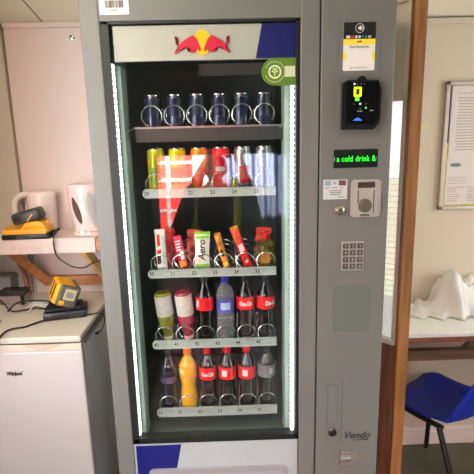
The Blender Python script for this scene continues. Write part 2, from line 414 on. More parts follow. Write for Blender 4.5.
# black gasket frame round the glass
w = MB()
w.box(GL-.003, GL+.020, .004, .04, GB, GT+.001); w.box(GR-.012, GR+.001, .004, .04, GB, GT+.001); w.box(GL, GR, .004, .04, GT-.007, GT+.001); w.box(GL, GR, .004, .04, GB-.002, GB+.018)
w.build('gasket', mat('green black gasket', (24, 30, 28), .45), vm)
gp = MB().box(GL+.012, GR-.008, .008, .012, GB+.005, GT-.004).build('glass_pane', pane_glass(), vm)
# header sign
hs = MB().box(-.316, .2165, .0145, .03, 1.8075, 1.903).build('header_sign', signw, vm)
MB().prism([(.0925, 1.8085), (.2165, 1.8085), (.2165, 1.9025), (.1115, 1.9025)], .0125, .0145).build('blue_panel', blue, hs)
ux0, ux1 = -.1395, .0205; sc = (ux1-ux0)/424.0; zc = 1.851
def lg(pt, mir=False):
    X_ = pt[0] if not mir else 472-pt[0]
    return (ux0+(X_-28)*sc, zc-(pt[1]-120)*sc*1.0)
bull = [(29, 64), (46, 68), (53, 78), (52, 90), (44, 100), (43, 112), (52, 122), (68, 120), (78, 108), (104, 90), (132, 74), (158, 60), (176, 68), (196, 88), (208, 118), (222, 146), (224, 168), (214, 176), (204, 166), (194, 154), (186, 160), (190, 172), (176, 180), (152, 182), (122, 172), (126, 164), (150, 168), (144, 158), (118, 148), (98, 146), (80, 156), (66, 170), (44, 180), (36, 190), (20, 182), (26, 174), (44, 166), (58, 148), (56, 134), (40, 126), (32, 112), (34, 98), (44, 88), (44, 80), (38, 76), (26, 74)]
sun = [(236+66*math.cos(2*PI*k/28), 110+92*math.sin(2*PI*k/28)) for k in range(28)]
MB().prism([lg(q_) for q_ in sun], .0115, .0145).build('sun_emblem', sunyel, hs)
for mir in (False, True):
    pts = [lg(q_, mir) for q_ in bull]
    MB().prism(pts if not mir else pts[::-1], .0095, .0125).build('bull_emblem', bullred, hs)
# inner liner
IL, IR, IB, IT = -.335, .213, .545, 1.895; DP = .62
w = MB()
w.box(IL-.012, IL, .05, DP, IB, IT); w.box(IR, IR+.012, .05, DP, IB, IT); w.box(IL, IR, DP, DP+.012, IB, IT); w.box(IL, IR, .045, DP, IB-.01, IB); w.box(IL, IR, .045, DP, IT-.04, IT)
w.build('inner_liner', liner, vm)
MB().box(IL, IL+.026, .050, .13, IB, 1.80).build('light_trim', pale_liner, vm)
MB().box(IR-.033, IR, .050, .13, IB, 1.80).build('light_trim', pale_liner, vm)
for nm, x in (('l', -.327), ('r', .2005)):
    st = MB().box(x-.004, x+.004, .036, .042, IB+.03, 1.800, .001).build('led_strip', white, vm)
    w = MB(); k = 0; z = IB+.04
    while z < 1.79:
        w.box(x-.005, x+.005, .0135, .036, z, z+.013, .003, 1); z += .0165
    w.build('led', mat('led glow', (235, 250, 245), .4, emit=4), st)
# shelves
CX = [-.2315+.0708*k for k in range(6)]
def coil(cx, z, y0, R0, turns, pitch, wr=.0015):
    w = MB(); pts = []
    N = 26
    ph = PI*1.1
    for k in range(int(N*turns)+1):
        t = k/N; a_ = ph+2*PI*t
        u = max(0, t-.45); fr_ = min(1, max(0, (u-int(u)-.12)/.76)); g_ = int(u)+fr_*fr_*(3-2*fr_)
        pts.append((cx+R0*math.sin(a_), y0+pitch*g_, z+R0*math.cos(a_)))
    return w.tube(pts, wr, 6)
ROWS = {1: (1.622, 1.6), 2: (1.4272, 1.3982), 3: (1.157, 1.1292), 4: (.9025, .8728), 5: (.6418, .6099)}
numm = mat('number print', (40, 40, 42), .6)
stripm = mat('shelf price strip', (170, 184, 176), .35, var=.12, vscale=30)
for rw, (zt, zb) in ROWS.items():
    ty = .086
    if rw == 1:
        tr = MB().box(-.285, .19, .096, .55, 1.580, 1.586).box(-.285, .19, .092, .096, 1.575, 1.620).build('shelf_tray', mat('dark tray', (70, 74, 70), .35, metal=.4), vm)
        w = MB(); w.box(-.287, .192, .088, .092, 1.6165, 1.6225)
        w.tube([(-.285, .09, 1.619), (-.300, .065, 1.611), (-.333, .05, 1.600)], .0016, 6)
        w.tube([(.16, .088, 1.618), (.196, .06, 1.604), (.198, .06, 1.625)], .0016, 6)
        w.build('tray_lip', alu, tr)
        z0 = 1.620
    else:
        tr = MB().box(-.272, .160, .092, .55, zb+.006, zb+.010).build('shelf_tray', mat('dark tray', (70, 74, 70), .35, metal=.4), vm)
        w = MB(); w.prism([(-.268, zb), (.156, zb), (.156, zt), (-.268, zt)], .086, .091); w.box(-.268, .156, .082, .086, zt-.003, zt); w.box(-.268, .156, .082, .086, zb, zb+.003)
        st = w.build('price_strip', stripm, tr)
        for k, cx in enumerate(CX):
            MB().box(cx-.042, cx-.018, .0845, .0862, zb+.006, zt-.006).build('number_card', mat('number card', (172, 186, 178), .5), tr)
            text(str(10*rw+k), cx-.030, .084, (zt+zb)/2, .017, numm, tr, 'number', bold=.0003)
        z0 = zb+.010
    ROWS[rw] = (zt, zb, z0)
    for k, cx in enumerate(CX):
        coil(cx, z0+.035, .094, .0315, 4, .072).build('spiral', wire, vm, True)
gm_ = pane_glass('clear guard acrylic', .13)
MB().box(-.238, .150, .088, .0905, 1.4272, 1.532).build('clear_guard', gm_, vm)
# grey bar added for a pale reflected strip at cavity top
MB().box(-.09, .20, .30, .305, 1.795, 1.835).build('reflection_bar', mat('reflection grey', (96, 98, 94), .5), vm)
# lower panel below the glass
lp = MB().box(GL-.0015, .219, .006, .045, .10, GB-.003, .002).build('lower_panel', mat('pale blue white panel', (178, 190, 192), .4), vm)
MB().prism([(-.340, .25), (-.248, .25), (-.184, .5525), (-.340, .5525)], .0045, .006).build('blue_panel', blue, lp)
fl = MB().plate(-.302, .184, .20, .461, -.004, .006, .02).build('delivery_flap', mat('grey flap', (150, 150, 152), .45), lp)
MB().plate(-.285, .167, .22, .44, -.006, -.004, .015).build('flap_face', mat('grey flap face', (162, 162, 160), .4), fl)
# barcode sticker
bs = MB().box(-.3445, -.2625, -.0012, 0, 1.9305, 1.985).build('barcode_sticker', wlabel, vm)
w = MB(); x = -.329; random.seed(3)
while x < -.278:
    ww = random.choice((.0008, .0014, .0022)); w.box(x, x+ww, -.0018, -.0012, 1.948, 1.967); x += ww+random.choice((.0009, .0015, .002))
w.build('barcode', ink, bs)
text('4100237', -.303, -.0016, 1.9425, .008, ink, bs) if False else None
MB().box(-.315, -.292, -.0017, -.0012, 1.9405, 1.9435).build('print_line', greyink, bs)
# green sticker on glass
gs = MB()
R_g = .0385; cz_ = 1.7690; xl = .1075
poly = [(xl+R_g+R_g*math.cos(a_), cz_+R_g*math.sin(a_)) for a_ in [PI/2+PI*k/14 for k in range(15)]]+[(.2105, cz_-R_g), (.2135, cz_-R_g+.004), (.2135, cz_+R_g-.004), (.2105, cz_+R_g)]
gs = gs.prism(poly, .0066, .0078).build('green_sticker', mat('leaf green sticker', (86, 122, 36), .5), vm)
pg = mat('pale green print', (214, 228, 178), .5)
w = MB(); cxg = xl+R_g+.001; w.ring(cxg, cz_, .0060, .0066, .019, .0145)
w.box(cxg-.0012, cxg+.0012, .0060, .0066, cz_-.012, cz_+.010)
for s_i in (-1, 1):
    for zz, ll in ((-.002, .010), (.005, .007)):
        w.prism([(cxg, cz_+zz-.003), (cxg+s_i*ll, cz_+zz+.004), (cxg+s_i*ll*.6, cz_+zz+.007)][::s_i], .0060, .0066)
for k in range(26):
    a_ = 2*PI*k/26
    if abs(math.sin(a_)) > .35:
        w.box(-.0012, .0012, .0060, .0066, .0265, .0300, M=Matrix.Translation((cxg, 0, cz_)) @ Matrix.Rotation(-a_+PI/2, 4, 'Y'))
w.build('leaf_print', pg, gs)
MB().plate(.1755, .2060, cz_-.0145, cz_+.0155, .0060, .0066, .002).build('pale_square', mat('pale square print', (196, 204, 170), .6), gs)
# ---- control door fittings
def frame_plate(x0, x1, z0, z1, name):
    return MB().plate(x0, x1, z0, z1, -.0016, 0, .005).build(name, mat('grey plate', (108, 109, 104), .45), vm)
frame_plate(.3315, .4515, 1.752, 1.906, 'blank_plate')
cs = MB().plate(.3435, .4355, 1.7665, 1.8975, -.0026, -.0016, .004).build('payment_sticker', wlabel, vm)
MB().plate(.3435, .4355, 1.8515, 1.8975, -.0032, -.0026, .004).build('black_band', blackm, cs)
MB().box(.3435, .4355, -.0033, -.0026, 1.8375, 1.8525).build('yellow_band', mat('bright yellow print', (245, 222, 60), .5), cs)
yy = mat('bright yellow print', (245, 222, 60), .5)
w = MB(); w.prism([(.3436+.009*math.cos(a_)*(1 if math.cos(a_) > 0 else 0), 1.806+.012*math.sin(a_)) for a_ in [-PI/2+PI*k/10 for k in range(11)]], -.0032, -.0026)
w.build('yellow_dot', yy, cs)
w = MB(); w.prism([(.4354-.009*math.cos(a_), 1.806+.012*math.sin(a_)) for a_ in [-PI/2+PI*k/10 for k in range(11)]][::-1], -.0032, -.0026)
w.build('yellow_dot', yy, cs)
w = MB(); w.ring(.3895, 1.8815, -.0038, -.0032, .0125, .0115, 28)
w.build('contactless_ring', white, cs).data.transform(Matrix.Scale(1, 4))
w = MB()
w.prism([(.3835, 1.8815), (.3905, 1.8755), (.3945, 1.8785), (.3945, 1.8855), (.3905, 1.8885)], -.0038, -.0032)
for rr in (.009, .0125, .016):
    for k in range(6):
        a1, a2 = math.radians(-30+10*k), math.radians(-20+10*k)
        c0 = (.3835, 1.882)
        w.prism([(c0[0]+rr*math.cos(a1), c0[1]+rr*math.sin(a1)), (c0[0]+(rr+.0012)*math.cos(a1), c0[1]+(rr+.0012)*math.sin(a1)), (c0[0]+(rr+.0012)*math.cos(a2), c0[1]+(rr+.0012)*math.sin(a2)), (c0[0]+rr*math.cos(a2), c0[1]+rr*math.sin(a2))], -.0038, -.0032)
w.build('contactless_symbol', white, cs)
for k, (c_, ww) in enumerate((((225, 222, 214), .011), ((200, 40, 40), .010), ((225, 225, 225), .006), ((210, 220, 230), .006), ((40, 110, 90), .006), ((50, 120, 120), .006), ((150, 150, 140), .009))):
    xk = (.3565, .3690, .3800, .3895, .3985, .4075, .4185)[k]
    MB().plate(xk-ww/2, xk+ww/2, 1.8545, 1.8620, -.0037, -.0032, .0015).build('card_mark', mat('card mark %s' % 'abcdefg'[k], c_, .5), cs)
text('Get Rewards', .3895, -.0030, 1.8315, .0105, mat('brown print', (120, 80, 70), .6), cs)
for k in range(7): MB().box(.3655+k*.0072, .3695+k*.0072, -.0030, -.0026, 1.7725, 1.7765).build('print_mark', mat('pale brown print', (170, 150, 140), .6), cs)
MB().box(.383, .396, -.0036, -.0033, 1.8435, 1.8475).build('print_mark', mat('brown print', (120, 80, 70), .6), cs)
# card reader
frame_plate(.333, .4615, 1.578, 1.7505, 'reader_plate')
w = MB()
w.prism([(.3405, 1.600), (.4335, 1.5985), (.4505, 1.616), (.4535, 1.64), (.4535, 1.716), (.446, 1.7285), (.446, 1.738), (.352, 1.7385), (.3405, 1.729)], -.020, -.0016)
rd = w.build('card_reader', black, vm)
MB().prism([(.3525, 1.617), (.432, 1.615), (.4445, 1.632), (.4445, 1.733), (.3525, 1.733)], -.0235, -.020).build('reader_face', mat('glossy reader face', (12, 13, 15), .12), rd)
MB().lathe([(0, 0), (.014, 0), (.014, .012), (0, .012)], M=Matrix.Translation((.398, -.002, 1.7365)) @ Matrix.Rotation(PI/2, 4, 'X')).build('reader_bump', black, rd, True)
ylw = mat('lit yellow green icon', (225, 250, 20), .5, emit=1.0)
grn = mat('lit green icon', (110, 235, 40), .5, emit=.8)
ic = MB().plate(.3720, .3945, 1.6925, 1.7195, -.0245, -.0235, .003).build('lit_card_icon', ylw, rd)
MB().box(.3785, .3885, -.0250, -.0245, 1.6975, 1.7140).build('icon_core', mat('dark olive', (50, 60, 10), .5), ic)
MB().plate(.3765, .3885, 1.6800, 1.6930, -.0243, -.0235, .002).build('lit_hand_icon', grn, rd)
wl = mat('small white light', (190, 200, 210), .5, emit=.5)
for x, z, c_ in ((.3735, 1.7275, 0), (.3825, 1.7275, 1), (.3925, 1.7275, 1), (.4020, 1.7275, 1), (.3735, 1.6720, 1), (.3915, 1.6720, 0), (.4085, 1.6720, 1), (.4085, 1.6605, 2), (.392, 1.659, 1)):
    rr = .0032 if c_ != 1 else .0014
    MB().disc(x, z, -.0244, -.0235, rr, n=10).build('indicator', (wl, mat('dim indicator', (110, 130, 120), .5, emit=.2), mat('green indicator', (90, 200, 130), .5, emit=.5))[c_], rd)
MB().box(.384, .398, -.0244, -.0235, 1.6500, 1.6530).build('print_line', greyink, rd)
MB().box(.420, .430, -.0244, -.0235, 1.6510, 1.6545).build('print_line', greyink, rd)
MB().prism([(.3705, 1.6250), (.399, 1.6245), (.393, 1.6300), (.386, 1.6335), (.379, 1.6310)], -.0244, -.0235).build('blue_emblem', mat('blue emblem', (60, 110, 230), .5, emit=.6), rd)
# display
ds = MB().box(.3225, .4565, -.0015, 0, 1.4865, 1.5415).build('display_window', mat('dark display', (30, 36, 32), .2), vm)
dg_ = mat('green display light', (30, 235, 40), .5, emit=1.3)
text('a cold drink &', .391, -.0026, 1.514, .0190, dg_, ds, 'display_text', bold=.0002, spacing=1.1, width=.118, height=.0175)
w = MB(); w.prism([(.3235, 1.507), (.3255, 1.507), (.3265, 1.514), (.3255, 1.521), (.3235, 1.521)], -.0022, -.0015); w.box(.4515, .4530, -.0022, -.0015, 1.509, 1.520)
w.build('display_edge_glyph', mat('dim display glyph', (120, 150, 130), .5, emit=.2), ds)
# info sticker
isx = MB().box(.2925, .3665, -.0012, 0, 1.3915, 1.4520).build('info_sticker', mat('info paper', (196, 202, 200), .6), vm)
w = MB()
w.box(.297, .316, -.0018, -.0012, 1.434, 1.449); w.box(.323, .332, -.0018, -.0012, 1.438, 1.446)
w.build('blue_print', mat('pale blue print', (140, 165, 175), .6), isx)
MB().box(.340, .3615, -.0018, -.0012, 1.434, 1.4495).build('dark_print', mat('maroon print', (100, 70, 78), .6), isx)
w = MB()
for z, x0, x1 in ((1.427, .299, .312), (1.4275, .319, .335), (1.4265, .345, .352), (1.418, .311, .349), (1.4125, .312, .348), (1.407, .314, .347), (1.3985, .339, .358)):
    w.box(x0, x1, -.0018, -.0012, z-.0013, z+.0013)
w.build('print_line', greyink, isx)
# coin unit
cu = MB().plate(.3775, .4700, 1.3345, 1.4500, -.005, 0, .012).build('coin_unit', mat('light satin plastic', (170, 165, 155), .3), vm)
MB().plate(.3865, .4610, 1.343, 1.4440, -.008, -.005, .009).build('coin_face', mat('light satin plastic', (170, 165, 155), .3), cu)
MB().box(.3965, .4495, -.0092, -.008, 1.4255, 1.4430).build('coin_slot', mat('brown dark slot', (64, 52, 46), .4), cu)
MB().lathe([(0, 0), (.0215, 0), (.0215, .002), (.0195, .0025), (0, .0025)], M=Matrix.Translation((.420, -.008, 1.371)) @ Matrix.Rotation(PI/2, 4, 'X'), n=32).build('return_button', mat('dull bronze', (122, 112, 92), .35, metal=.5), cu, True)
MB().box(.405, .437, -.014, -.008, 1.3400, 1.3450, .002).build('finger_ledge', chrome, cu)
MB().box(.4455, .4475, -.0095, -.008, 1.347, 1.418).build('coin_guide', chrome, cu)
MB().box(.397, .399, -.0095, -.008, 1.38, 1.418).build('coin_guide', chrome, cu)
lk = MB().lathe([(0, 0), (.0145, 0), (.0145, .003), (.010, .005), (.0095, .0105), (0, .011)], M=Matrix.Translation((.3440, 0, 1.3575)) @ Matrix.Rotation(PI/2, 4, 'X')).build('lock', mat('satin nickel', (190, 178, 150), .25, metal=.9), vm, True)
MB().box(.343, .345, -.0115, -.0105, 1.3535, 1.3615).build('keyhole', ink, lk)
# keypad
kp = MB().box(.3525, .4245, -.003, 0, 1.1630, 1.2570, .001).build('keypad', mat('keypad silver', (172, 168, 160), .35, metal=.3), vm)
for i in range(4):
    for j in range(3):
        x = .3655+j*.0228; z = 1.2435-i*.0222
        ky = MB().box(x-.0085, x+.0085, -.0055, -.003, z-.0085, z+.0085, .001).build('key', mat('dark steel key', (104, 98, 92), .3, metal=.5), kp)
        text('123456789*0#'[i*3+j], x, -.0059, z, .013, mat('key print', (205, 200, 190), .5), ky, 'number')
# faint recessed rectangle
MB().plate(.3305, .4515, .955, 1.110, -.0012, 0, .004).build('blank_panel', mat('green grey plate', (100, 106, 99), .45), vm)
# long slot cover with lock
pl = MB().plate(.3085, .3685, .552, .790, -.0012, 0, .006).build('slot_surround', mat('grey plate', (108, 109, 104), .45), vm)
w = MB(); w.box(.3185, .3520, -.0014, -.0012, .6175, .7640); w.build('slot_outline', mat('dark grey line', (84, 82, 80), .6), pl)
MB().box(.3200, .3505, -.0026, -.0013, .6190, .7625, .0006).build('slot_cover', grey, pl)
MB().box(.3670, .3690, -.0015, -.0003, .556, .785).build('plate_edge', mat('dark grey line', (84, 82, 80), .6), pl)
lk = MB().lathe([(0, 0), (.0150, 0), (.0150, .003), (.011, .005), (.0105, .008), (0, .0085)], M=Matrix.Translation((.3370, -.001, .5850)) @ Matrix.Rotation(PI/2, 4, 'X')).build('lock', mat('dark lock metal', (84, 78, 70), .25, metal=.8), vm, True)
MB().box(.334, .340, -.0103, -.0093, .582, .588).build('keyhole', ink, lk)
# Vendo badge
text('Vendo', .4205, -.0008, .5690, .0355, mat('badge dark print', (48, 48, 50), .5), vm, 'badge_lettering', shear=.35, bold=.0009)
for k, (a_, b_) in enumerate(((.409, .417), (.419, .431), (.433, .439), (.441, .463))): MB().box(a_, b_, -.0010, -.0004, .5495, .5495+(.0045 if k == 3 else .0030)).build('badge_fine_print', mat('badge dark print', (48, 48, 50), .5), vm)
# change return cup
cr_ = MB().prism([(.3655, .4575), (.4060, .4575), (.4285, .4860), (.4060, .5130), (.3655, .5130)], -.004, 0).build('change_return', mat('dull silver cup', (158, 152, 140), .35, metal=.5), vm)
w = MB(); w.box(.367, .405, -.0052, -.004, .497, .501); w.box(.367, .403, -.012, -.004, .474, .488, .004); w.build('return_lip', mat('bright cup', (205, 200, 190), .25, metal=.7), cr_)
MB().box(.3650, .3672, -.0045, .0, .457, .5135).build('return_edge', mat('dark grey line', (84, 82, 80), .6), cr_)
# ------------------------------------------------------------------ drinks
def wrap(me, r_, cz, cx=0, cy_=0):
    for v in me.vertices:
        a_ = v.co.x/r_; rr = r_-v.co.y if False else r_+.0003-v.co.y
        v.co = Vector((cx+rr*math.sin(a_), cy_-rr*math.cos(a_), v.co.z+cz))
    return me
def band(r_, z0, z1, a0=-180, a1=180, n=24, th=.0004):
    w = MB(); q = []
    for k in range(n+1):
        a_ = math.radians(a0+(a1-a0)*k/n)
        q.append([w.bm.verts.new((rr*math.sin(a_), -rr*math.cos(a_), z)) for rr, z in ((r_+th, z0), (r_+th, z1), (r_-.001, z1), (r_-.001, z0))])
    for A_, B_ in zip(q, q[1:]):
        for k in range(4): w.bm.faces.new((A_[k], A_[(k+1) % 4], B_[(k+1) % 4], B_[k]))
    return w
CY_ = .132
def make_can(label, group, base, top_h=.134, rad=.0265, deco=None):
    t_ = thing('drink_can', label, 'can', (0, 0, 0), group)
    MB().lathe([(0, .004), (rad*.75, .002), (rad*.82, 0), (rad*.9, .003), (rad, .011), (rad, top_h-.012), (rad*.88, top_h-.003)], n=28).build('can_body', base, t_, True)
    MB().lathe([(rad*.88, top_h-.003), (rad*.90, top_h), (rad*.83, top_h), (rad*.80, top_h-.005), (0, top_h-.005)], n=28).build('can_lid', chrome, t_, True)
    MB().box(-.006, .006, -.016, .004, top_h-.0045, top_h-.003, .0005).build('ring_pull', alu, t_)
    if deco:
        for (m_, a0, a1, z0, z1) in deco: band(rad, z0, z1, a0, a1, 10).build('printed_band', m_, t_)
    return t_
silv = mat('silver can', (70, 76, 90), .25, metal=.85)
navy = mat('navy can print', (20, 24, 58), .3, metal=.3)
cred = mat('cola red', (214, 24, 32), .32)
bl_red = mat('can red print', (206, 30, 46), .35)
CYc = .130
deco_e = [(navy, -75, -2, .068, .122), (navy, 6, 80, .012, .064)]
row1 = []
lab1 = ['at the left end', 'second from the left', 'third from the left', 'fourth from the left', 'second from the right', 'at the right end']
proto = make_can('x', 'energy drink cans on the top shelf', silv, .134, .0262, deco_e)
for k, cx in enumerate(CX):
    o = proto if k == 0 else copy_tree(proto)
    o['label'] = 'slim silver and blue drink can on the top shelf, %s' % lab1[k]
    o.location = (cx, CYc, 1.586)
    o.rotation_euler.z = math.radians((-8, 20, -12, 10, 60, -40)[k])
kinds = [((198, 190, 40), 'olive yellow'), ((232, 205, 20), 'bright yellow'), ((240, 130, 30), 'orange'), None, ((190, 192, 196), 'silver'), ((176, 180, 186), 'silver')]
pl2 = ['at the left end of the second shelf', 'second from the left on the second shelf', 'third from the left on the second shelf', '', 'right of the red cola can on the second shelf', 'at the right end of the second shelf']
for k, kd in enumerate(kinds):
    if k == 3:
        o = make_can('shiny red cola can with white lettering in the middle of the second shelf', 'cans on the second shelf', cred, .146, .0282)
        band(.0282, .070, .084, -40, 25, 8).build('white_swoosh', wlabel, o)
    else:
        mm = mat('can paint %s' % 'abcdef'[k], kd[0], .25, metal=.35 if k < 3 else .85)
        dc = [(mat('can print %s' % 'abcdef'[k], [(120, 140, 30), (240, 120, 20), (230, 60, 30), 0, (200, 30, 40), (120, 126, 136)][k], .35, metal=.2), -50, 60, .03, .085)]
        o = make_can('%s drink can %s' % (kd[1], pl2[k]), 'cans on the second shelf', mm, .146, .0282, dc)
    o.location = (CX[k], .133, ROWS[2][2]); o.rotation_euler.z = math.radians((15, -10, 12, 0, 25, -30)[k])
coke = mat('dark cola liquid', (14, 6, 4), .12, coat=.6)
capred = mat('red cap', (206, 24, 34), .4); capblk = mat('dark cap', (40, 44, 46), .4)
def bottle_profile(kind, R0=.0305):
    if kind == 'cola': P_ = [(0, .006), (.45, .002), (.8, 0), (.95, .006), (1.0, .018), (1.0, .045), (.93, .065), (.86, .085), (.90, .105), (1.0, .12), (1.0, .160), (.93, .172), (.70, .188), (.48, .203), (.40, .214), (.40, .222)]
    elif kind == 'curvy': P_ = [(0, .006), (.8, 0), (.96, .006), (1.0, .02), (.98, .05), (.86, .085), (.84, .095), (.95, .115), (1.02, .135), (1.02, .165), (.92, .178), (.66, .192), (.46, .204), (.42, .212), (.42, .222)]
    elif kind == 'water': P_ = [(0, .006), (.8, 0), (.97, .006), (1.0, .02), (1.0, .05), (.96, .055), (1.0, .062), (1.0, .09), (.94, .098), (.98, .105), (.98, .14), (1.02, .155), (.98, .175), (.78, .192), (.5, .204), (.44, .212), (.44, .222)]
    else: P_ = [(0, .006), (.8, 0), (1.0, .008), (1.0, .13), (.95, .15), (.78, .175), (.58, .198), (.5, .208), (.5, .222)]
    return [(a_*R0, z) for a_, z in P_]
def make_bottle(label, group, kind, liq, cap, lab, lz0, lz1, R0=.0305, txt=None, txtm=None, patch=None, capr=.0145, zs=1):
    t_ = thing('drink_bottle', label, 'bottle', (0, 0, 0), group)
    MB().lathe(bottle_profile(kind, R0), n=28).build('bottle_body', liq, t_, True)
    cp_ = MB().lathe([(0, .218), (capr, .218), (capr, .230), (capr*.92, .2365), (0, .237)], n=24).build('cap', cap, t_, True)
    MB().lathe([(capr*1.04, .2145), (capr*1.04, .2175), (capr*.8, .2175)], n=24).build('cap_ring', cap, t_, True)
    if lab:
        lb = band(R0, lz0, lz1, n=28, th=.0006).build('label_sleeve', lab, t_, True)
        if txt: link('lettering', wrap(text_mesh(txt, (lz1-lz0)*.36, shear=.35, bold=.0006, width=.046, height=.017), R0+.0008, (lz0+lz1)/2), txtm or wlabel, lb)
        if patch: band(R0+.0006, lz0+.012, lz1-.010, patch[1], patch[2], 8).build('printed_patch', patch[0], lb)
    if zs != 1:
        for ch_ in t_.children: ch_.data.transform(Matrix.Diagonal((1, 1, zs, 1)))
    return t_
zR4, zR5 = ROWS[4][2], ROWS[5][2]
g4, g5 = 'bottles on the fourth shelf', 'bottles on the bottom shelf'
c4 = make_bottle('cola bottle with dark cap and plain red label on the fourth shelf', g4, 'cola', coke, capblk, cred, .118, .164, patch=(mat('label white print', (236, 200, 200), .5), -62, -38))
c4.location = (CX[2], .130, zR4)
wb = make_bottle('clear water bottle with blue cap on the fourth shelf', g4, 'water', mat('clear plastic with water', (225, 232, 235), .05, trans=.85, ior=1.2), mat('blue cap', (20, 40, 150), .4), mat('blue violet label', (74, 84, 160), .4), .108, .155, patch=(mat('label pale print', (170, 190, 225), .5), -30, 35))
wb.location = (CX[3], .130, zR4)
c5 = make_bottle('cola bottle with white-lettered red label on the fourth shelf, next to the water bottle', g4, 'cola', coke, capblk, cred, .118, .162, txt='Coca-Cola')
c5.location = (CX[4], .130, zR4)
c6 = copy_tree(c5); c6['label'] = 'cola bottle with red label at the right end of the fourth shelf'
c6.location = (CX[5], .130, zR4); c6.rotation_euler.z = math.radians(35)
# two bottles standing on their caps
for k, (lq, cpc, lbc, lb_) in enumerate((((122, 128, 30), (206, 214, 160), (196, 200, 190), 'upside-down bottle of yellow-green drink at the left end of the fourth shelf'), ((150, 40, 58), (226, 176, 176), (220, 214, 200), 'upside-down bottle of pink-red drink with cream label on the fourth shelf'))):
    o = make_bottle(lb_, g4, 'plain', mat('liquid %s' % 'ab'[k], lq, .12, coat=.5), mat('pale cap %s' % 'ab'[k], cpc, .4), mat('pale sleeve %s' % 'ab'[k], lbc, .5, var=.2, vscale=60), .012, .11, .0290, capr=.0170, zs=.76)
    o.rotation_euler = (PI+math.radians(3), math.radians(-5), 0); o.location = (CX[k]-.006, .126, zR4+.183)
b1 = make_bottle('dark blue-black bottle at the left end of the bottom shelf', g5, 'curvy', mat('blue black liquid', (10, 12, 30), .1, coat=.5), capblk, mat('purple sleeve', (44, 34, 66), .4, rgb2=(90, 70, 100), vscale=60), .11, .165)
b1.location = (CX[0], .130, zR5)
b2 = make_bottle('yellow-orange drink bottle with orange cap on the bottom shelf', g5, 'curvy', mat('orange drink', (222, 168, 14), .12, coat=.5), mat('orange cap', (246, 130, 20), .4), mat('orange label', (232, 140, 40), .4), .128, .170, patch=(mat('label green print', (190, 215, 120), .5), -75, -25))
b2.location = (CX[1], .130, zR5)
b3 = make_bottle('cola bottle with red cap and white-lettered label on the bottom shelf', g5, 'cola', coke, capred, cred, .118, .164, txt='Coca-Cola')
b3.location = (CX[2], .130, zR5)
wpm = mat('pale patch', (222, 214, 210), .5)
b4 = make_bottle('cola bottle with red cap and white label square in the middle of the bottom shelf', g5, 'cola', coke, capred, cred, .118, .164, patch=(wpm, -38, -4))
b4.location = (CX[3], .130, zR5)
b5 = copy_tree(b4); b5['label'] = 'cola bottle with white label square on the bottom shelf, beside the grey-labelled bottle'
b5.location = (CX[4], .130, zR5); b5.rotation_euler.z = math.radians(6)
b6 = make_bottle('dark bottle with grey label at the right end of the bottom shelf', g5, 'cola', mat('black olive liquid', (22, 20, 8), .12, coat=.5), capblk, mat('grey label', (118, 120, 122), .4), .122, .168, patch=(mat('pale grey print', (180, 182, 184), .5), 15, 40))
b6.location = (CX[5], .130, zR5)
# ------------------------------------------------------------------ snacks
def make_bar(label, w_, h_, th, m_, seal, lean=0, bands=(), txt=None, txtm=None, ts=.016, cat='snack bar', pinch=.0, crumple=0):
    t_ = thing('snack_bar', label, cat, (0, 0, 0), 'snacks on the middle shelf')
    bm = bmesh.new(); nx, nz = 6, 18; fr, bk = [], []
    def shape(i, j, s_i):
        u = i/nx*2-1; v = j/nz
        e = min(1, min(v, 1-v)/.10); e = e**.5
        return (u*w_/2*(1-pinch*(1-abs(2*v-1))), s_i*th/2*e*(1-abs(u)**3*.75)+.0006*math.sin(37*v+5*u), v*h_)
    for s_i, L_ in ((-1, fr), (1, bk)):
        for i in range(nx+1): L_.append([bm.verts.new(shape(i, j, s_i)) for j in range(nz+1)])
        for i in range(nx):
            for j in range(nz): bm.faces.new((L_[i][j], L_[i+1][j], L_[i+1][j+1], L_[i][j+1]))
    bmesh.ops.remove_doubles(bm, verts=bm.verts[:], dist=.0003)
    if crumple:
        for v in bm.verts:
            q_ = v.co*55; v.co += Vector((noise.noise(q_+Vector((9, 0, 0))), .6*noise.noise(q_+Vector((0, 7, 0))), 1.3*noise.noise(q_*.6)))*crumple
    w = MB(); w.bm.free(); w.bm = bm; w.build('wrapper', m_, t_, not crumple)
    for z0 in (-.008, h_-.001):
        w = MB(); n_ = 12
        pts = [(-w_/2+w_*k/n_, z0+(0 if z0 > 0 else (.0015 if k % 2 else 0))) for k in range(n_+1)]+[(w_/2-w_*k/n_, z0+.009+((.0015 if k % 2 else 0) if z0 > 0 else 0)) for k in range(n_+1)]
        w.prism(pts, -.0006, .0006).build('crimped_seal', seal, t_)
    for (mb_, u0, u1, v0, v1) in bands:
        w = MB()
        x0, x1, z0, z1 = u0*w_, u1*w_, v0*h_, v1*h_
        yb = -th/2-.0012
        w.prism([(x0, z0), (x1, z0+.004), (x1, z1), (x0, z1-.004)], yb, -th/2*.55).build('printed_panel', mb_, t_)
    if txt:
        me = text_mesh(txt, ts, shear=.2, bold=.0005); me.transform(Matrix.Translation((0, -th/2-.0022, h_*.55)) @ Matrix.Rotation(-PI/2, 4, 'Y'))
        link('lettering', me, txtm, t_)
    return t_
zR3 = ROWS[3][2]+.010
cw = mat('white wrapper', (226, 226, 214), .35); cr2 = mat('red wrapper', (206, 28, 30), .35); pkw = mat('pink wrapper', (190, 40, 70), .35); gld = mat('gold wrapper', (214, 150, 50), .35, metal=.2, rgb2=(150, 84, 20), vscale=40)
grw = mat('green wrapper', (120, 190, 60), .35); brn = mat('brown print dark', (70, 34, 18), .5); olv = mat('olive gold foil', (118, 112, 34), .3, metal=.4, rgb2=(60, 44, 14), vscale=50)
tealw = mat('pale teal print', (160, 200, 185), .4)
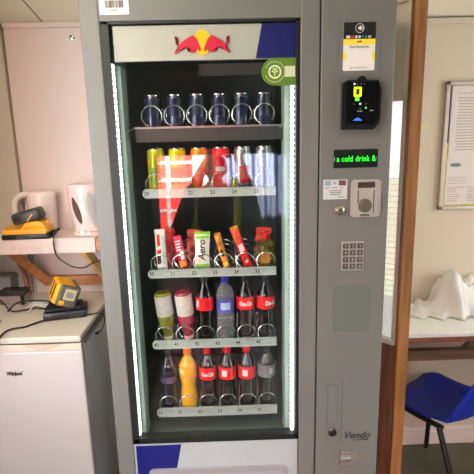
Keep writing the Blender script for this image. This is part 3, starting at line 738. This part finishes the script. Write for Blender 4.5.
o = make_bar('white, red and pale green wrapped bar at the left end of the middle shelf', .034, .130, .018, cw, cw, bands=[(cr2, -.30, .0, .62, .95), (tealw, .15, .42, .15, .9), (brn, -.4, -.02, .15, .4), (cr2, -.35, .05, .42, .55)])
o.location = (CX[0]+.003, .118, zR3); o.rotation_euler = (math.radians(-4), math.radians(-2), 0)
o = make_bar('pink and white wrapped bar leaning left on the middle shelf', .028, .108, .016, pkw, pkw, bands=[(gld, -.38, .38, .05, .3), (cw, -.05, .38, .3, .6)], txt='', txtm=wlabel)
link('lettering', (lambda me: (me.transform(Matrix.Translation((-.001, -.0105, .078)) @ Matrix.Rotation(-PI/2, 4, 'Y')), me)[1])(text_mesh('LACY', .018, bold=.0008)), wlabel, o) if False else None
w = MB()
for z in (.066, .076, .086, .096): w.box(-.009, .007, -.0100, -.0075, z, z+.0045)
w.build('white_mark', wlabel, o)
o.location = (CX[1]+.006, .118, zR3); o.rotation_euler = (math.radians(-4), math.radians(-11), 0)
o = make_bar('wide white and green pouch with brown lettering on the middle shelf', .052, .118, .018, cw, grw, bands=[(grw, -.42, .42, .86, .98), (grw, -.40, .40, .05, .16)], txt='Aero', txtm=brn, ts=.034, cat='snack pouch', pinch=.12)
o.location = (CX[2]-.004, .118, zR3); o.rotation_euler = (math.radians(-4), math.radians(2), 0)
o = make_bar('gold-orange wrapped bar leaning left on the middle shelf', .022, .116, .015, gld, gld, bands=[(brn, -.2, .15, .35, .6), (mat('yellow wrap print', (240, 200, 60), .4), -.35, .3, .02, .2)])
o.location = (CX[3]+.010, .118, zR3); o.rotation_euler = (math.radians(-4), math.radians(-15), 0)
o = make_bar('red wrapped bar with white print leaning left on the middle shelf', .027, .140, .016, cr2, gld, bands=[(mat('pale red print', (236, 196, 190), .4), -.3, .3, .40, .62), (mat('pale red print', (236, 196, 190), .4), -.2, .2, .12, .2)])
o.location = (CX[4]+.014, .120, zR3); o.rotation_euler = (math.radians(-5), math.radians(-20), 0)
o = make_bar('olive-gold crumpled bag at the right end of the middle shelf', .058, .082, .030, olv, olv, bands=[(mat('bronze print', (170, 110, 40), .4), -.3, .2, .15, .6)], cat='snack bag', pinch=-.1, crumple=.008)
o.location = (CX[5]+.002, .125, zR3)
# reserve bars behind
lbk = ['red packet behind the white bar at the left of the middle shelf', 'dark red packet behind the pink bar on the middle shelf', 'orange-red crumpled packet behind the olive bag on the middle shelf']
for k, (ci, dx, hh, ww, mm) in enumerate(((0, .026, .118, .04, cr2), (1, .030, .112, .05, mat('dark red wrapper', (120, 20, 24), .35, rgb2=(210, 90, 80), vscale=30)), (5, -.006, .112, .052, mat('orange red wrapper', (232, 74, 44), .35, rgb2=(190, 40, 30), vscale=30)))):
    o = make_bar(lbk[k], ww, hh, .016, mm, mm, cat='snack packet', crumple=.009)
    o.location = (CX[ci]+dx, .190, zR3); o.rotation_euler = (math.radians(-3), math.radians((-3, 6, 4)[k]), 0)
# ------------------------------------------------------------------ fridge
fx0, fx1, fy = -1.045, -.553, .185
fr = thing('undercounter_fridge', 'small white under-counter fridge left of the vending machine', 'fridge', ((fx0+fx1)/2, .44, 0))
MB().box(fx0+.004, fx1-.004, fy+.05, .69, .03, .825, .004).build('fridge_body', fridgeside, fr)
dr = MB().box(fx0, fx1, fy+.002, fy+.040, .06, .8285, .006).build('door', fridgew, fr)
MB().box(fx0+.006, fx1-.008, fy+.040, fy+.05, .06, .824).build('door_seal', mat('grey door seal', (110, 108, 108), .7), fr)
MB().box(fx0, fx1, fy-.001, fy+.003, .829, .8575, .003).box(fx0, fx1, fy+.003, fy+.040, .8285, .8575, .003).build('door_rail', mat('cream rail', (214, 202, 188), .35), dr)
w = MB(); w.prism([(-.772+.155*k/12, .8575-.022*math.sin(PI*k/12)) for k in range(13)], fy-.0018, fy+.001)
w.build('handle_recess', mat('recess tan', (196, 178, 158), .5), dr)
tp = MB(); tp.box(fx0, fx1+.002, fy-.004, .695, .8625, .888, .006, 3); tp.build('worktop', fridgetop, fr)
MB().box(fx0+.003, fx1-.001, fy+.004, .69, .8575, .8626).build('worktop_gap', mat('dark gap', (60, 48, 40), .8), fr)
text('Whirlpool', -.8085, fy+.0012, .7420, .0165, mat('logo dark', (30, 24, 28), .5), dr, 'logo_lettering', shear=.3, bold=.0009, width=.058, height=.022)
for x in (fx0+.03, fx1-.06): MB().box(x, x+.03, .22, .25, 0, .06).box(x, x+.03, .6, .63, 0, .06).build('foot', black, fr)
FT = .888
# ------------------------------------------------------------------ shelf
sh = thing('wall_shelf', 'pink-white painted timber shelf on diagonal brown brackets above the fridge', 'shelf', (-.75, .61, 1.13))
SY = .50; ST = 1.185
MB().box(LX+.005, -.412, SY+.018, BY-.016, ST-.022, ST, .002).build('shelf_board', pinkwall, sh)
fb = MB().box(LX+.005, -.560, SY, SY+.018, 1.121, ST+.001, .003).build('front_board', pinkwall, sh)
text('K.Il Magg', -.845, SY-.0004, 1.147, .034, mat('faint pencil', (214, 188, 178), .8), fb, 'handwriting', depth=.0002)
MB().box(-.558, -.415, SY+.002, SY+.018, 1.128, ST-.001, .002).build('end_board', woodh, sh)
MB().bar(tuple(at(84, 250, .54)), tuple(at(108, 279, .66)), .030, .034).build('brace', lightwood, sh)
MB().box(-.86, -.42, BY-.044, BY-.016, .925, .970, .002).build('wall_batten', woodh, sh)
MB().bar(tuple(at(8, 250, .56)), tuple(at(47, 281, .67)), .030, .036).build('brace', woodh, sh)
# brown bent pipe
pts = [at(x_, y_, .66) for x_, y_ in ((14, 252), (19, 262), (24, 273), (27, 284), (28, 291))]
pts2 = [at(x_, y_, .66) for x_, y_ in ((28, 291), (28.5, 300), (28.5, 308), (28.5, 318))]
pp = thing('brown_pipe', 'bent brown pipe running down the wall to the fridge top at the left', 'pipe', tuple(pts[-1]))
MB().tube(pts, .011, 10).build('bent_pipe', mat('brown pipe', (150, 100, 78), .5), pp, True)
MB().tube([p_ for p_ in pts2], .014, 10).build('pipe_end', mat('tan brown pipe', (146, 92, 66), .5), pp, True)
def smooth_pts(P_, n_=8):
    P_ = [Vector(q_) for q_ in P_]; out = []
    for i in range(len(P_)-1):
        p0, p1, p2, p3 = P_[max(i-1, 0)], P_[i], P_[i+1], P_[min(i+2, len(P_)-1)]
        for k in range(n_):
            t = k/n_
            out.append(.5*((2*p1)+(-p0+p2)*t+(2*p0-5*p1+4*p2-p3)*t*t+(-p0+3*p1-3*p2+p3)*t**3))
    return out+[P_[-1]]
# ------------------------------------------------------------------ kettles
ket = mat('kettle cream plastic', (236, 222, 212), .28)
k1 = thing('electric_kettle', 'white jug kettle with loop handle behind the yellow charger on the shelf', 'kettle', (-.82, .62, ST))
def jug(cx, cyy, z0, h_, rb, rt_, m_, par, lean=0, depth=.8):
    w = MB(); prof = []
    for k in range(13):
        t = k/12; prof.append((rb+(rt_-rb)*t+.004*math.sin(PI*t), h_*t))
    prof = [(0, 0)]+prof+[(rt_*.93, h_+.006), (rt_*.5, h_+.010), (0, h_+.011)]
    w.lathe(prof, n=32)
    w.build('jug_body', m_, par, True, M=Matrix.Translation((cx, cyy, z0)) @ Matrix.Shear('XY', 4, (lean, 0)) @ Matrix.Scale(depth, 4, (0, 1, 0)))
jug(-.818, .648, ST+.018, .158, .055, .060, ket, k1)
MB().lathe([(0, 0), (.050, 0), (.050, .014), (.046, .018), (0, .018)], c=(-.818, .648, ST), n=32).build('base', white, k1, True)
MB().tube(smooth_pts([(-.862, .648, ST+.166), (-.895, .648, ST+.170), (-.928, .648, ST+.150), (-.940, .648, ST+.112), (-.932, .648, ST+.065), (-.908, .648, ST+.034), (-.875, .648, ST+.026)], 5), .0135, 12).build('handle', ket, k1, True)
MB().prism([(-.772, ST+.14), (-.750, ST+.176), (-.772, ST+.176)], .633, .663).build('spout', ket, k1)
k2 = thing('electric_kettle', 'translucent white kettle with dark oval water gauge on the shelf beside the machine', 'kettle', (-.625, .61, ST))
ket2 = mat('kettle translucent plastic', (236, 214, 208), .18, coat=.3)
jug(-.612, .615, ST+.012, .195, .062, .070, ket2, k2, -.04)
MB().lathe([(0, 0), (.068, 0), (.068, .010), (.058, .014), (0, .014)], c=(-.612, .615, ST), n=32).build('base', ket2, k2, True)
def on_jug(cx, cyy, pts, z0, par, name, m_):   # patch hugging the jug's front
    w = MB(); w.prism(pts, -.05, .0); return w
def gauge(u0, u1, z0, z1, name, m_, tilt):
    bm = bmesh.new(); N, Mm = 14, 6; g = []
    for j in range(N+1):
        v = j/N; hw = math.sin(PI*v)**.6 if 0 < v < 1 else 0
        row = []
        for i in range(Mm+1):
            s_i = (i/Mm*2-1)*hw
            a_ = u0+tilt*(v-.5)+u1*s_i
            z = z0+(z1-z0)*v; t = (z-ST-.012)/.195
            rr = .062+.008*t+.004*math.sin(PI*t)+.0016
            cxk = -.612-.04*(z-ST-.012)
            row.append(bm.verts.new((cxk+rr*math.sin(a_), .615-.8*rr*math.cos(a_), z)))
        g.append(row)
    for j in range(N):
        for i in range(Mm):
            try: bm.faces.new((g[j][i], g[j][i+1], g[j+1][i+1], g[j+1][i]))
            except ValueError: pass
    r_ = bmesh.ops.solidify(bm, geom=bm.faces[:], thickness=.0012)
    w = MB(); w.bm.free(); w.bm = bm; return w.build(name, m_, k2, True)
gauge(-.40, .24, ST+.045, ST+.165, 'water_gauge', mat('dark gauge window', (120, 96, 90), .2), -.35)
gauge(.62, .38, ST+.03, ST+.185, 'highlight_patch', mat('painted highlight', (236, 238, 236), .08), -.3)  # highlight on the jug, painted as a pale patch
w = MB(); w.box(-.632, -.612, .545, .560, ST+.006, ST+.022, .003); w.box(-.604, -.590, .547, .560, ST+.004, ST+.018, .003); w.build('switch', mat('clear switch', (235, 235, 235), .15), k2)
MB().tube([(-.545, .615, ST+.19), (-.50, .615, ST+.18), (-.482, .615, ST+.12), (-.505, .615, ST+.05), (-.55, .615, ST+.035)], [.011]*5, 10).build('handle', ket2, k2, True)
# ------------------------------------------------------------------ chargers
def charger(label, M, baseA, baseB, batt_col, batt_cap, name='battery_charger', blabel=''):
    c_ = thing(name, label, 'charger', tuple(M.to_translation()))
    MB().box(-.095, .100, -.052, .052, 0, .022, .006, 2, M=M).build('lower_case', baseB, c_, True)
    w = MB(); w.bm.free(); w = MB(); w.xprism([(-.05, .022), (.05, .022), (.044, .052), (-.044, .040)], -.092, .092)
    bmesh.ops.bevel(w.bm, geom=w.bm.edges[:], offset=.005, segments=2, affect='EDGES')
    w.build('upper_case', baseA, c_, True, M=M)
    return c_
c1M = Matrix.Translation((-.848, .546, ST)) @ Matrix.Rotation(math.radians(2), 4, 'Z')
c1 = charger('yellow and black battery charger with a dark battery on top, on the shelf', c1M, yel, black, None, None)
w = MB(); w.prism([(-.02, .040), (.075, .040), (.092, .030), (.078, .062), (.055, .075), (.0, .068)], -.040, .036); bmesh.ops.bevel(w.bm, geom=[e for e in w.bm.edges], offset=.003, segments=1, affect='EDGES')
w.build('raised_dock', yel, c1, True, M=c1M)
w = MB(); w.box(-.033, .033, -.034, -.034+.0005, .004, .016)
w.build('vent_slots', mat('dark grey vent', (50, 50, 52), .6), c1, M=c1M @ Matrix.Translation((0, -.0185, 0)))
bt = thing('battery_pack', 'dark grey battery pack with yellow trim tilted on top of the shelf charger', 'battery', tuple((c1M @ Vector((.0, 0, .075)))))
bM_ = c1M @ Matrix.Translation((.010, -.002, .092)) @ Matrix.Rotation(math.radians(-14), 4, 'Y')
MB().box(-.062, .058, -.040, .038, -.024, .026, .014, 3, M=bM_).build('battery_case', mat('charcoal battery', (62, 58, 54), .4), bt, True)
MB().bar((-.0, -.0405, -.018), (.030, -.0405, .006), .003, .004).build('yellow_trim', yel, bt, M=bM_)
MB().box(-.05, -.02, -.040, -.0375, -.012, .014, .002, M=bM_).build('dark_grip', black, bt)
c2M = Matrix.Translation((-.672, .395, FT)) @ Matrix.Rotation(math.radians(14), 4, 'Z')
c2 = thing('battery_charger', 'black battery charger lying on the white fridge top', 'charger', tuple(c2M.to_translation()))
MB().box(-.082, .084, -.055, .055, 0, .034, .008, 2, M=c2M).build('lower_case', black, c2, True)
MB().box(-.070, .066, -.045, .045, .034, .048, .006, 2, M=c2M).build('dock', blackm, c2, True)
w = MB()
for k in range(5): w.box(.02+k*.011, .026+k*.011, -.0565, -.054, .008, .026)
w.build('vent_slots', mat('dark grey vent', (50, 50, 52), .6), c2, M=c2M)
bt2 = thing('battery_pack', 'yellow battery pack with grey label tilted up on the fridge-top charger', 'battery', tuple((c2M @ Vector((0, 0, .05)))))
bM2 = c2M @ Matrix.Translation((.004, -.006, .098)) @ Matrix.Rotation(math.radians(24), 4, 'Y') @ Matrix.Rotation(math.radians(16), 4, 'Z')
MB().box(-.046, .030, -.036, .060, -.044, .044, .010, 3, M=bM2).build('battery_case', yel, bt2, True)
MB().box(-.036, .044, -.050, -.032, -.044, .046, .009, 3, M=bM2).build('grey_face', mat('warm grey face', (84, 80, 74), .45), bt2, True)
MB().box(.026, .044, -.040, .055, -.044, .046, .009, 3, M=bM2).build('grey_side', mat('warm grey face', (84, 80, 74), .45), bt2, True)
MB().box(-.049, -.044, -.015, -.004, -.03, .034, .002, M=bM2).build('dark_slot', black, bt2)
MB().box(-.049, -.044, .018, .028, -.03, .034, .002, M=bM2).build('dark_slot', black, bt2)
lb = MB().box(-.016, .030, -.0520, -.0495, -.012, .034, .001, M=bM2).build('label_plate', mat('label grey yellow', (186, 178, 130), .5), bt2)
MB().box(-.008, .022, -.0528, -.0518, -.002, .022, M=bM2).build('label_print', mat('label grey', (130, 130, 128), .5), lb)
MB().box(-.026, -.006, -.0515, -.0495, -.036, -.018, .001, M=bM2).build('yellow_mark', yel, bt2)
# ------------------------------------------------------------------ cords
def cord(label, P_, r_=.0032, m_=None, name='power_cord', plug=None):
    c_ = thing(name, label, 'cord', tuple(P_[0]))
    MB().tube(smooth_pts(P_), r_, 8).build('cable', m_ or cordm, c_, True)
    if plug: MB().box(-plug, plug, -plug, plug, -plug*.7, plug*.7, .003, M=Matrix.Translation(P_[-1])).build('plug', m_ or cordm, c_)
    return c_
cord('black cord hanging over the shelf edge from the yellow charger', [(-.748, .53, ST+.018), at(55, 230, .50), at(53.5, 237, .488), at(54, 247, .485), at(57, 256, .49), at(64, 262, .50), at(74, 267, .50), at(84, 267.5, .50), at(93, 263, .50), at(104, 259, .50)], .0030)
q = at(59, 229, .50)
tag(MB().tube([(-.747, .528, ST+.012), at(55, 232, .505), q], [.005, .004, .006], 8).build('cord_stub', cordm, smooth=True), 'short black cord end sticking up beside the yellow charger', 'cord')
zf = FT+.006
def onf(px, py, h_=0):
    v = fwd+(px-237)/F*rt+(237-py)/F*up; t = (zf+h_-CAM.z)/v.z
    return CAM+t*v
cord('thick black cord lying across the front of the fridge top', [onf(47, 319.5), onf(36, 323), onf(24, 327), onf(12, 329), onf(4, 333), onf(-4, 342)], .0038)
cord('black cord arching over the fridge top towards the charger', [onf(-3, 324, .01), at(4, 318, .42), at(10, 309, .46), at(17, 303, .48), at(26, 301, .5), at(36, 300.5, .5), at(46, 301, .5), at(52, 303, .48), onf(57, 309, .03)], .0036)
cord('black cord dipping from the left behind the fridge-top charger', [onf(-4, 296, .06), at(4, 304, .52), onf(12, 311, .005), onf(24, 310), onf(36, 308), onf(48, 309.5), onf(56, 312)], .003)
cord('black cord with small plug at the right end of the fridge top', [onf(86, 315, .01), onf(93, 314), onf(99, 313), onf(103.5, 315, .004), at(104.5, 322, .42), at(101.5, 330, .30), at(97, 333, .26)], .0026, plug=.007)
wcm = mat('white wire', (238, 232, 226), .5)
for k, (ya, yb) in enumerate(((309, 304), (312, 306), (307, 302))):
    cord('thin white wire tangled behind the fridge-top charger', [onf(26+k*3, ya), onf(33+k, yb-1, .015), onf(42, yb, .01), onf(52+k, yb+2, .004), onf(56, yb+5)], .003, wcm, 'thin_wire')['group'] = 'thin white wires'
# grey and dark boxes at the far left of the fridge top
q1 = thing('grey_box', 'grey metal box at the far left corner of the fridge top', 'box', (-1.02, .63, FT))
MB().box(-1.05, -.978, .60, .68, FT, .995, .006).build('box_body', mat('grey metal', (120, 118, 116), .5), q1)
MB().box(-1.046, -.982, .598, .60, FT+.02, .985, .002).build('front_plate', mat('grey metal front', (134, 130, 126), .5), q1)
q2 = thing('dark_tray_box', 'low dark box with pinkish front lying at the left of the fridge top', 'box', (-.96, .57, FT))
MB().box(-1.045, -.895, .535, .595, FT, FT+.040, .004).build('box_body', mat('taupe plastic', (150, 128, 124), .5), q2)
MB().box(-1.005, -.893, .533, .597, FT+.040, FT+.062, .003).build('lid', mat('dark brown lid', (42, 34, 34), .5), q2)
MB().box(-.912, -.896, .528, .535, FT, FT+.045, .002).build('catch', black, q2)
# ------------------------------------------------------------------ right: table, chair, board
tb = thing('timber_table', 'white-topped table with rough brown timber frame right of the post', 'table', (1.25, .55, 0))
tx0, tx1, ty0, ty1 = .70, 2.1, .385, .705
MB().box(tx0, tx1, ty0, ty1, .742, .760, .002).build('tabletop', mat('white laminate', (244, 245, 238), .35, var=.03), tb)
MB().box(tx0, tx1, ty0+.003, ty0+.03, .7165, .742, .002).build('front_edge', woodr, tb)
MB().box(tx0, tx1, .44, .475, .608, .655, .003).build('cross_rail', mat('dark grey brown timber', (120, 92, 66), .6, rgb2=(88, 66, 48), vscale=6, stretch=(.6, 8, 8)), tb)
MB().bar((.935, .46, .640), (1.10, .46, .74), .03, .032).build('brace', mat('dark grey brown timber', (120, 92, 66), .6), tb) if False else MB().bar(tuple(at(462, 352, .458)), tuple(at(478, 338, .458)), .03, .03).build('brace', mat('dark grey brown timber', (120, 92, 66), .6), tb)
for x, y in ((1.55, .42), (2.05, .42), (2.05, .66), (1.55, .66)): MB().box(x-.02, x+.02, y-.02, y+.02, 0, .742, .002).build('leg', woodr, tb)
# crumpled translucent sheet
bm = bmesh.new(); NX, NY = 110, 44; g = []
from mathutils import noise
pk = at(454, 284, .62)
for j in range(NY+1):
    row = []
    for i in range(NX+1):
        x = .79+(1.55-.79)*i/NX; v = j/NY
        front = .57-.05*math.sin(PI*min(1, i/NX*1.4))+.02*math.sin(i*.5); y = front+(.70-front)*v
        h_ = .005+.148*math.exp(-((x-pk.x)/.062)**2)*min(1, v*1.9)**.8+.09*math.exp(-((x-1.16)/.09)**2)*v+.05*v*max(0, (x-.86))/(.3+x-.86)
        h_ += .016*noise.noise(Vector((x*24, y*24, 3)))*v+.085*(.30-abs(noise.noise(Vector((x*13+y*9, y*8, 1)))))*v**.7+.024*abs(noise.noise(Vector((x*45-y*20, y*40, 5))))*v
        h_ *= min(1, i/8)
        row.append(bm.verts.new((x, y, .7612+max(0, h_))))
    g.append(row)
for j in range(NY):
    for i in range(NX): bm.faces.new((g[j][i], g[j][i+1], g[j+1][i+1], g[j+1][i]))
w = MB(); w.bm.free(); w.bm = bm
so = w.build('plastic_sheet', mat('milky plastic sheet', (250, 250, 246), .2, alpha=.75), smooth=True)
md = so.modifiers.new('t', 'SOLIDIFY'); md.thickness = .0012
tag(so, 'crumpled milky plastic sheet heaped on the white table', 'plastic sheet')
# notice board
bx, bz0, bz1 = .968, 1.228, 1.795
nb = thing('notice_board', 'aluminium-framed notice board with papers on the cream wall', 'notice board', (bx+.3, BY, bz0))
fm = mat('satin aluminium frame', (176, 170, 158), .35, metal=.6)
w = MB(); w.box(bx, bx+.018, BY-.02, BY, bz0, bz1, .003); w.box(bx+.6, bx+.618, BY-.02, BY, bz0, bz1, .003); w.box(bx, bx+.618, BY-.02, BY, bz1-.018, bz1, .003); w.box(bx, bx+.618, BY-.02, BY, bz0, bz0+.018, .003)
w.build('frame', fm, nb)
MB().box(bx+.017, bx+.602, BY-.009, BY, bz0+.017, bz1-.017).build('cork_backing', mat('pale yellow backing', (222, 190, 110), .8, var=.15, vscale=60), nb)
MB().box(bx+.018, bx+.028, BY-.0105, BY-.009, 1.53, bz1-.018).build('blue_backing', mat('navy backing', (30, 36, 90), .7), nb)
pm = mat('office paper', (214, 211, 203), .6)
def paper(x0, x1, z0, z1, label, lines, extra=None, yb=BY-.010):
    pp_ = thing('paper_notice', label, 'paper', ((x0+x1)/2, yb, z0), 'papers on the notice board')
    sheet = MB().box(x0, x1, yb-.0008, yb, z0, z1).build('sheet', pm, pp_)
    w = MB()
    for (a_, b_, z, hh) in lines: w.box(a_, b_, yb-.0013, yb-.0008, z, z+hh)
    w.build('print_line', mat('soft grey print', (182, 174, 165), .7), pp_)
    return pp_
ln = [(bx+.06, bx+.17, 1.742, .004)]
z = 1.722
while z > 1.49:
    ln.append((bx+.055+random.random()*.01, bx+.235-random.random()*.05, z, .0055)); z -= .0125
p1 = paper(bx+.031, bx+.250, 1.462, 1.775, 'white printed notice in the upper half of the notice board', ln)
ln = []
for z in (1.372, 1.360, 1.348): ln.append((bx+.04, bx+.115+random.random()*.02, z, .003))
for z in (1.328, 1.318, 1.308, 1.296, 1.286, 1.276, 1.266): ln.append((bx+.04, bx+.07+random.random()*.05, z, .004)); ln.append((bx+.13, bx+.19, z, .004))
p2 = paper(bx+.028, bx+.250, 1.252, 1.462, 'white notice with dark green oval in the lower half of the notice board', ln, yb=BY-.0095)
MB().disc(bx+.068, 1.432, BY-.0112, BY-.0102, .026, .0085, 20).build('green_oval', mat('dark green print', (86, 120, 112), .6), p2)
# chair
ch = thing('stacking_chair', 'blue plastic stacking chair with black tube legs under the table', 'chair', (0, 0, 0))
bluep = mat('blue chair plastic', (6, 36, 140), .42)
bm = bmesh.new(); NU, NV = 16, 26; g = []
W_ = .36; Dp = .30
for j in range(NV+1):
    v = j/NV; row = []
    # side profile: seat front to rear, curve up into backrest
    if v < .5: yv = Dp*(1-v/.5); zv = .43-.02*math.sin(PI*v/.5)-(.02*(1-v/.12)**2 if v < .12 else 0)
    elif v < .68:
        a_ = (v-.5)/.18*math.radians(80); yv = -.07*math.sin(a_); zv = .43+.07*(1-math.cos(a_))
    else:
        t = (v-.68)/.32; yv = -.069-.14*t; zv = .488+.30*t
    for i in range(NU+1):
        u = i/NU*2-1
        ww = W_/2*(1-.10*(abs(2*v-1)**6))*(1 if v < .5 else 1-.12*max(0, (v-.5))/.5)
        rc = 0
        if v < .08: rc = (1-v/.08)
        if v > .92: rc = (v-.92)/.08
        ww *= 1-.22*rc**2
        flange = abs(u)**3
        x = u*ww
        if v < .5: y = yv; z = zv+.014*flange
        else:
            y = yv+.05*flange*min(1, (v-.5)/.12); z = zv+.012*flange
        row.append(bm.verts.new((x, y, z)))
    g.append(row)
for j in range(NV):
    for i in range(NU): bm.faces.new((g[j][i], g[j][i+1], g[j+1][i+1], g[j+1][i]))
w = MB(); w.bm.free(); w.bm = bm
shl = w.build('seat_shell', bluep, ch, True)
md = shl.modifiers.new('t', 'SOLIDIFY'); md.thickness = .006; md.offset = 0
blk = mat('black tube', (16, 16, 18), .35)
for s_i in (-1, 1):
    MB().tube([(s_i*.155, .27, .402), (s_i*.165, .14, .400), (s_i*.172, .02, .405)], .0115, 10).build('seat_rail', blk, ch, True)
    MB().tube([(s_i*.155, .265, .402), (s_i*.165, .275, .2), (s_i*.172, .285, .006)], .0115, 10).build('leg', blk, ch, True)
    MB().tube([(s_i*.178, .03, .402), (s_i*.190, -.05, .2), (s_i*.20, -.125, .006)], .0115, 10).build('leg', blk, ch, True)
MB().tube([(-.155, .25, .39), (.155, .25, .39)], .009, 8).build('cross_bar', blk, ch, True)
ch.location = (1.0, .340, 0); ch.rotation_euler.z = math.radians(35)
# ------------------------------------------------------------------ light
wd = bpy.data.worlds.new('sky'); S.world = wd; wd.use_nodes = True
nt = wd.node_tree; bg = nt.nodes['Background']
sk_ = nt.nodes.new('ShaderNodeTexSky'); sk_.sky_type = 'HOSEK_WILKIE'; sk_.turbidity = 6; sk_.sun_direction = (0.2, .6, .75)
nt.links.new(sk_.outputs[0], bg.inputs[0]); bg.inputs[1].default_value = 2.0
sd = bpy.data.lights.new('sun', 'SUN'); sd.energy = 150; sd.angle = math.radians(1); sd.color = (1, .95, .88)
so_ = bpy.data.objects.new('sun', sd); COL.objects.link(so_)
so_.rotation_euler = Vector((-.25, -.75, -.62)).to_track_quat('-Z', 'Y').to_euler()
def area(name, loc, tgt, sx_, sy_, e, c_):
    l = bpy.data.lights.new(name, 'AREA'); l.shape = 'RECTANGLE'; l.size = sx_; l.size_y = sy_; l.energy = e; l.color = c_
    o = bpy.data.objects.new(name, l); COL.objects.link(o); o.location = loc
    o.rotation_euler = (Vector(tgt)-Vector(loc)).to_track_quat('-Z', 'Y').to_euler(); return o
area('added_fill_left', (LX-.02, -.975, 1.4), (0, -.975, 1.4), 1.15, 1.0, 24, (1, .93, .90))  # added fill lamp at the unseen left window
area('added_fill_right', (RX+.02, -.65, 1.42), (0, -.65, 1.42), 1.6, .96, 30, (.97, .98, 1))  # added fill lamp at the unseen right window
cx_, cyy_ = -.66, -.85
cl = thing('unseen_ceiling_light', 'unseen ceiling light panel added to brighten the fridge and shelf', 'ceiling light', (cx_, cyy_, ceilz(cyy_)-.04))
zc_ = ceilz(cyy_)-.04
MB().box(cx_-.34, cx_+.34, cyy_-.16, cyy_+.16, zc_-.035, zc_+.02, .006).build('housing', white, cl)
MB().box(cx_-.32, cx_+.32, cyy_-.14, cyy_+.14, zc_-.040, zc_-.034, .002).build('diffuser', mat('lit diffuser', (255, 236, 215), .5, emit=8), cl)
area('unseen_ceiling_fill', (cx_, cyy_, zc_-.05), (cx_, cyy_, 0), .62, .26, 16, (1, .88, .78))  # unseen lamp, placed to brighten the left side of the room
vs_ = S.view_settings; S.display_settings.display_device = 'sRGB'
vs_.view_transform = 'Standard'; vs_.look = 'None'; vs_.exposure = 0; vs_.gamma = 1; vs_.use_curve_mapping = False
